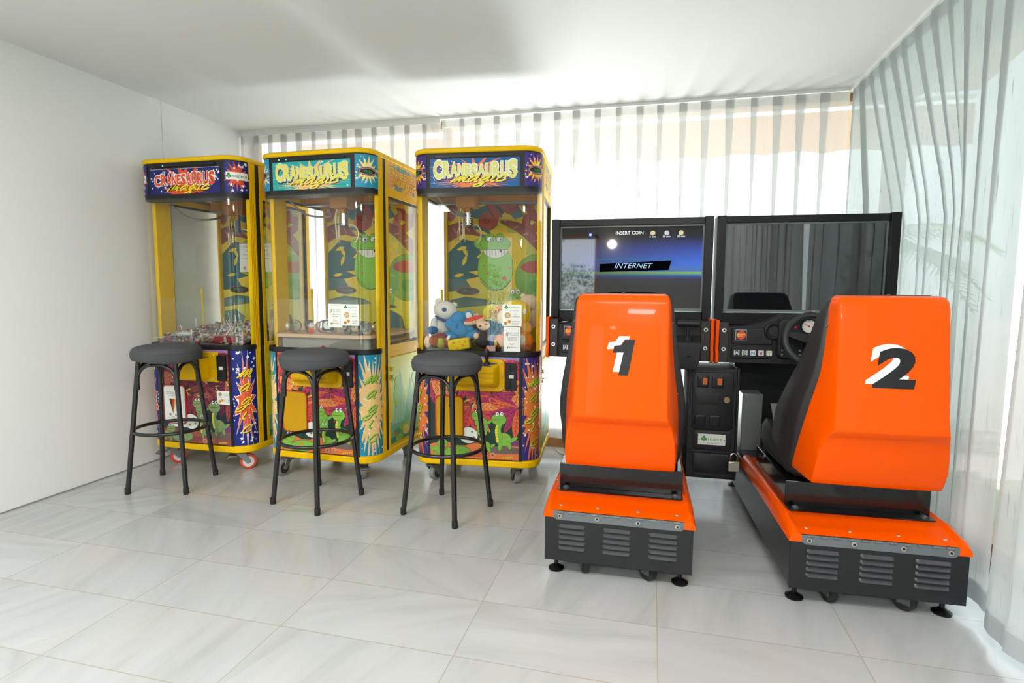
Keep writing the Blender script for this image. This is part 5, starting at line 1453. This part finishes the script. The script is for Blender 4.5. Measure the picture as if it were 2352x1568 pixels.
# --- watches on a wooden shelf in the second machine
MAPLE = mat('maple_board', '#d9b48c', .5, var=(14, '#c99f74'))
ol = [(-.300, .62), (-.300, .055), (-.275, .022), (.255, .022), (.312, .06), (.312, .62)]
MB().prism(ol, .820, .840, MAPLE).build('display_shelf', M2, bevel=.003)
MB().prism([(-.27, .60), (-.27, .08), (-.25, .05), (.25, .05), (.29, .085), (.29, .60)], .757, .8195, mat('grey_laminate', '#9a938a', .55, var=(6, '#8a857e'))).build('shelf_base', M2, smooth=0)
def watch(label, u, v, strap, case, dial, rz, tilt, s=1.0, square=False):
    p = thing('wristwatch', label, 'watch', inside(M2, u, v, .8405 + .0275 * s * 1.3), rz, 'watches on the shelf')
    s *= 1.3; p.scale = (s, s, s)
    T = Matrix.Rotation(tilt, 4, 'X')
    sm = mat('strap_' + strap.lstrip('#'), strap, .5); loops = []
    for i in range(28):
        t = math.radians(35 + 290 * i / 27); r, w = .0255, .010
        loops.append([(w * a, (r + b) * -math.cos(t), (r + b) * math.sin(t)) for a, b in ((-1, 0), (1, 0), (1, .002), (-1, .002))])
    MB().loft(loops, sm, T=T).build('strap', p)
    cm_ = mat('case_' + case.lstrip('#'), case, .3, metal=.5)
    R = T @ Matrix.Translation((0, -.0255, 0)) @ Matrix.Rotation(PI / 2, 4, 'X')
    if square: cb_ = MB().loft([[(x, y, z) for x, y in rrect(-.019, .019, -.019, .019, .004)] for z in (-.005, .007)], cm_, T=R)
    else: cb_ = MB().lathe([(.014, -.005), (.018, -.003), (.018, .004), (.0155, .007)], cm_, 24, R)
    co_ = cb_.build('case', p)
    dm = MB().lathe([(.0145, .0068), (.0145, .0082)], mat('dial_' + dial.lstrip('#'), dial, .3), 24, R)
    dm.box(-.0008, .0008, 0, .010, .0083, .0088, RUB, R).box(0, .007, -.0008, .0008, .0083, .0088, RUB, R); dm.build('dial', co_)
    return p
for a in (('watch with a dark red strap at the left end of the wooden shelf', -.205, .10, '#8a2a30', '#c8c0b4', '#e0e4dc', -1.1, 0, 1.05),
          ('watch with a black strap and dark dial, second from the left on the shelf', -.125, .13, '#2a2624', '#3a3634', '#2a2826', .5, -.3, 1.05),
          ('watch with a bright orange strap, front one of the two orange watches', -.075, .07, '#ee5a2c', '#d8cfc4', '#e8dccf', .8, -.7, .8),
          ('watch with an orange strap standing behind the front orange watch', -.040, .14, '#ea6a34', '#d0c8c0', '#d8b8a0', -.6, -.2, 1.0),
          ('large square black watch with a small white dial in the middle of the shelf', .018, .12, '#d8cdc2', '#221e20', '#d8d8d4', .25, -.1, 1.25, True),
          ('tan coloured watch standing at the back of the shelf behind the square black one', .0, .26, '#d8a24a', '#c8b48a', '#e0d4b8', .9, -.2, 1.1),
          ('watch with a white and orange strap left of the paper cards', .085, .20, '#e8e2da', '#d88a4a', '#5a6a8a', -.5, -.2, 1.0),
          ('flat gold watch lying at the front of the shelf below the left card', .095, .10, '#c8aa72', '#d0b888', '#efe4cc', .2, -1.2, .8),
          ('silver watch with a pale strap standing below the left card', .125, .07, '#b8a890', '#c8c4bc', '#b8a898', .7, -.3, .85),
          ('watch with a short black strap below the gap between the two cards', .165, .07, '#1f1f20', '#3a3a38', '#d8d4c0', -.2, -.4, .85),
          ('watch with a blue strap and orange case below the right card', .200, .16, '#2f4a78', '#c8884a', '#3a5a80', .4, -.2, 1.0),
          ('beige watch with a navy strap at the front below the right card', .232, .075, '#2a3a66', '#d4c4a4', '#cbb9a0', -.6, -.2, .95),
          ('grey round watch at the right end of the shelf, front row', .268, .09, '#c8bca8', '#8a847c', '#7a7670', .1, -.2, 1.0),
          ('pale watch with a dark buckle at the right end of the shelf, second row', .282, .19, '#3a3634', '#d8cbb4', '#e0d4c0', -.8, -.1, 1.0),
          ('cream watch standing at the back right corner of the shelf', .262, .29, '#e0d2c0', '#d4c8b4', '#d8ccb8', .5, -.1, 1.1)):
    watch(*a)
bx_ = thing('clear_box', 'small clear plastic box at the front of the shelf under the square black watch', 'box', inside(M2, .045, .060, .840))
MB().box(-.018, .018, -.012, .012, 0, .018, ACRYL).build('box', bx_, smooth=0)

# --- plush toys in the third machine
def toy(label, u, v, z, cat='plush toy', rz=0):
    return thing('plush_toy', label, cat, inside(M3, u, v, z), M3.rotation_euler.z + rz, 'plush toys in the right claw machine')
def E(p, name, c, r, m, rot=None):
    R = Matrix.Rotation(rot[1], 3, rot[0]) if rot else None
    return MB().ell(c, r[0], r[1], r[2], m, n=20, k=12, R=R).build(name, p, smooth=80)
WH, BLUE, BRN, DKB, PCH, YLW, ORG_, TAN, GRN_, RED_P = (plush_mat('white', '#e9e4da', '#d8d2c8'), plush_mat('blue', '#2f8fc8', '#2a80b8'), plush_mat('brown', '#a8582c', '#8f4824'), plush_mat('dark', '#2c2526', '#221c1e'), plush_mat('peach', '#f0c8a4'), plush_mat('yellow', '#f2d02a', '#e8c020'), plush_mat('orange', '#f0902c', '#e0801f'), plush_mat('tan', '#e4d0b4', '#d8c0a0'), plush_mat('green', '#8fb87a'), plush_mat('red', '#e0402f'))
SPOT = mat('embroidery_blue', '#2a4f8a', .6); EYE = mat('toy_eye', '#161416', .25)
t = toy('white plush bear with a blue eye patch and blue collar against the left glass', -.224, .19, .90)
E(t, 'body', (-.02, 0, -.04), (.062, .058, .075), WH); E(t, 'head', (.012, -.01, .075), (.070, .060, .056), WH, ('Y', .35)); E(t, 'ear', (-.03, .0, .125), (.022, .014, .020), WH); E(t, 'ear', (.055, .02, .105), (.020, .014, .018), WH); E(t, 'eye_patch', (.020, -.068, .082), (.014, .006, .012), SPOT); E(t, 'collar', (-.003, -.012, .025), (.052, .052, .010), SPOT, ('Y', .4)); E(t, 'arm', (-.045, -.045, -.01), (.022, .02, .045), WH)
t = toy('bright blue plush elephant seen from behind, left of the black monkey', -.108, .118, .872)
E(t, 'body', (0, 0, 0), (.066, .055, .050), BLUE, ('Y', .3)); E(t, 'head', (-.012, .012, .062), (.046, .042, .040), BLUE); E(t, 'ear', (.045, .005, .075), (.030, .010, .036), BLUE, ('Y', -.6)); E(t, 'ear', (-.062, .005, .035), (.026, .010, .034), BLUE, ('Y', .7)); E(t, 'ear_lining', (.050, -.008, .078), (.017, .005, .022), WH, ('Y', -.6))
for c, r, q in (((-.055, -.02, -.035), (.045, .026, .022), .3), ((.062, -.01, -.030), (.050, .026, .024), -.5)): E(t, 'leg', c, r, BLUE, ('Y', q))
E(t, 'arm', (.055, -.015, .012), (.034, .022, .020), BLUE, ('Y', .7)); E(t, 'tail', (-.012, -.048, .022), (.009, .014, .022), BLUE)
t = toy('brown plush with a green band and red patch lying at the left front corner', -.215, .078, .806)
E(t, 'body', (0, 0, 0), (.074, .040, .040), BRN); E(t, 'foot', (-.070, -.005, -.004), (.022, .024, .036), PCH); E(t, 'green_band', (.010, -.003, -.004), (.032, .0415, .0425), mat('band_green', '#a0a82c', .7)); E(t, 'red_patch', (.012, -.020, .036), (.030, .022, .010), mat('patch_maroon', '#8a2a24', .6), ('X', .5)); E(t, 'paper_tag', (.056, -.035, .025), (.009, .002, .016), WHITE, ('Y', .5))
t = toy('yellow plush cheese block with orange holes at the front', -.100, .062, .795); t.rotation_euler = (0, -.16, t.rotation_euler.z)
MB().loft([[(x, y, z) for y, z in rrect(-.028 * k, .028 * k, -.032 * k, .032 * k, .010)] for x, k in ((-.060, .82), (-.055, .95), (0, 1.0), (.055, .95), (.060, .82))], YLW).build('body', t, smooth=70)
for q in ((-.03, .014), (.022, -.008), (.04, .012), (-.01, -.018)): E(t, 'hole', (q[0], -.0275, q[1]), (.0085, .003, .0075), mat('hole_orange', '#e8a020', .8))
for q in (-.02, .008): E(t, 'eye', (q, -.0285, .012), (.0022, .002, .0022), EYE)
t = toy('black plush monkey with a tan face lying at the front centre', .046, .095, .874); t.scale = (1.15, 1.1, 1.1)
E(t, 'body', (.005, .02, -.055), (.062, .050, .045), DKB); E(t, 'head', (.015, 0, .005), (.058, .048, .046), DKB, ('Y', .3)); E(t, 'face', (-.006, -.028, .022), (.040, .026, .026), PCH, ('Y', .3)); E(t, 'ear', (.070, -.005, .015), (.012, .010, .020), DKB); E(t, 'ear', (-.045, -.03, -.028), (.014, .010, .016), PCH); E(t, 'leg', (.055, -.02, -.060), (.022, .024, .022), DKB)
E(t, 'nose', (-.022, -.053, .022), (.006, .004, .004), EYE); E(t, 'eye', (.006, -.052, .032), (.006, .003, .002), EYE)
t = toy('red and peach crescent cushion lying on the black monkey', -.020, .075, .925); t.rotation_euler = (0, -.28, t.rotation_euler.z)
E(t, 'cushion', (0, 0, 0), (.062, .026, .022), PCH); E(t, 'red_edge', (.002, -.003, .008), (.056, .0255, .0175), RED_P)
for q in (-.006, .012): E(t, 'bead', (q, -.0255, -.004), (.003, .003, .003), EYE)
t = toy('small peach plush with an orange bow behind the crescent cushion', -.055, .170, .930)
E(t, 'head', (0, 0, 0), (.036, .032, .034), PCH); E(t, 'ear', (.030, 0, .022), (.009, .007, .010), PCH); E(t, 'bow', (-.022, -.026, -.004), (.018, .010, .014), ORG_); E(t, 'body', (.0, .02, -.05), (.04, .035, .04), DKB)
t = toy('round melon slice cushion with a green rind line', .055, .215, .955)
T_ = Matrix.Rotation(PI / 2, 4, 'X') @ Matrix.Rotation(.3, 4, 'Y')
MB().lathe([(.02, -.020), (.050, -.018), (.060, -.008), (.060, .008), (.050, .018), (.02, .020)], plush_mat('melon', '#e2cf4a'), 28, T_).build('cushion', t, smooth=70); MB().lathe([(.0605, -.004), (.0615, 0), (.0605, .004)], mat('rind', '#5a7a2a', .8), 28, T_, caps=False).build('rind', t)
MB().lathe([(.012, .0205), (.030, .0206), (.030, .021), (.012, .0209)], mat('seeds', '#c8a838', .8), 20, T_).build('seed_ring', t)
t = toy('big yellow round plush with a peach face behind the price card', .195, .165, .955)
E(t, 'body', (0, 0, 0), (.088, .075, .088), YLW); E(t, 'face', (-.055, -.022, -.010), (.045, .048, .068), plush_mat('cream', '#f6dcae')); E(t, 'beak', (-.085, -.055, .035), (.026, .016, .014), ORG_, ('Y', -.3)); E(t, 'paper_tag', (.062, -.062, .022), (.010, .003, .016), WHITE)
t = toy('orange and green plush beside the melon slice', .080, .135, .875)
E(t, 'body', (0, 0, 0), (.036, .032, .040), plush_mat('apricot', '#f4b04a')); E(t, 'green_arm', (-.012, -.02, .040), (.016, .014, .026), plush_mat('lime', '#b8d060')); E(t, 'paw', (.008, -.032, -.020), (.022, .016, .014), ORG_)
t = toy('orange plush cat behind the lower white card', .120, .085, .815)
E(t, 'head', (0, 0, 0), (.044, .036, .040), ORG_); E(t, 'ear', (-.028, 0, .036), (.012, .008, .016), ORG_); E(t, 'ear', (.026, 0, .038), (.012, .008, .016), ORG_); E(t, 'muzzle', (-.022, -.028, -.010), (.022, .014, .018), YLW)
t = toy('orange plush with a white chest pressed to the right glass', .255, .105, .835)
E(t, 'body', (0, 0, -.020), (.050, .052, .058), ORG_); E(t, 'head', (.005, -.005, .052), (.040, .038, .036), plush_mat('apricot', '#f4b04a')); E(t, 'chest', (-.005, -.040, -.012), (.022, .016, .030), WH); E(t, 'leg', (.02, -.045, -.055), (.028, .022, .020), BRN)
t = toy('tan plush bear at the top right of the pile', .262, .290, 1.000)
E(t, 'body', (.0, .02, -.06), (.048, .055, .07), TAN); E(t, 'head', (-.005, 0, .020), (.055, .052, .052), TAN); E(t, 'ear', (-.04, 0, .062), (.016, .012, .016), TAN)
t = toy('pale green plush knob at the back right of the pile', .155, .345, 1.000)
E(t, 'head', (0, 0, .02), (.034, .03, .040), GRN_); E(t, 'body', (0, .01, -.06), (.055, .05, .065), GRN_)
t = toy('black plush half hidden behind the blue elephant', -.105, .235, .900)
E(t, 'head', (0, 0, .015), (.042, .036, .034), DKB); E(t, 'body', (-.005, .03, -.055), (.06, .05, .06), DKB); E(t, 'ear', (.035, 0, .045), (.014, .010, .014), DKB)
t = toy('pink plush behind the yellow round plush', .05, .335, .880)
E(t, 'body', (0, 0, -.03), (.06, .055, .07), plush_mat('pink', '#e8b8b4')); E(t, 'head', (.0, -.01, .055), (.044, .04, .042), plush_mat('pink', '#e8b8b4'))
t = toy('small navy plush figure with a paper tag by the lower white card', .085, .045, .805)
E(t, 'body', (0, .004, .005), (.016, .014, .028), SPOT); E(t, 'head', (.004, .002, .038), (.014, .012, .014), plush_mat('slate', '#5a7a9a')); MB().box(-.028, .022, -.012, -.010, -.046, -.012, mat('pink_tag', '#d8a8a0', .5)).build('paper_tag', t, smooth=0)
t = toy('dark blue plush low behind the white bear and the brown plush', -.262, .080, .868)
E(t, 'body', (0, 0, 0), (.034, .034, .022), plush_mat('royal', '#1f5f9a'))
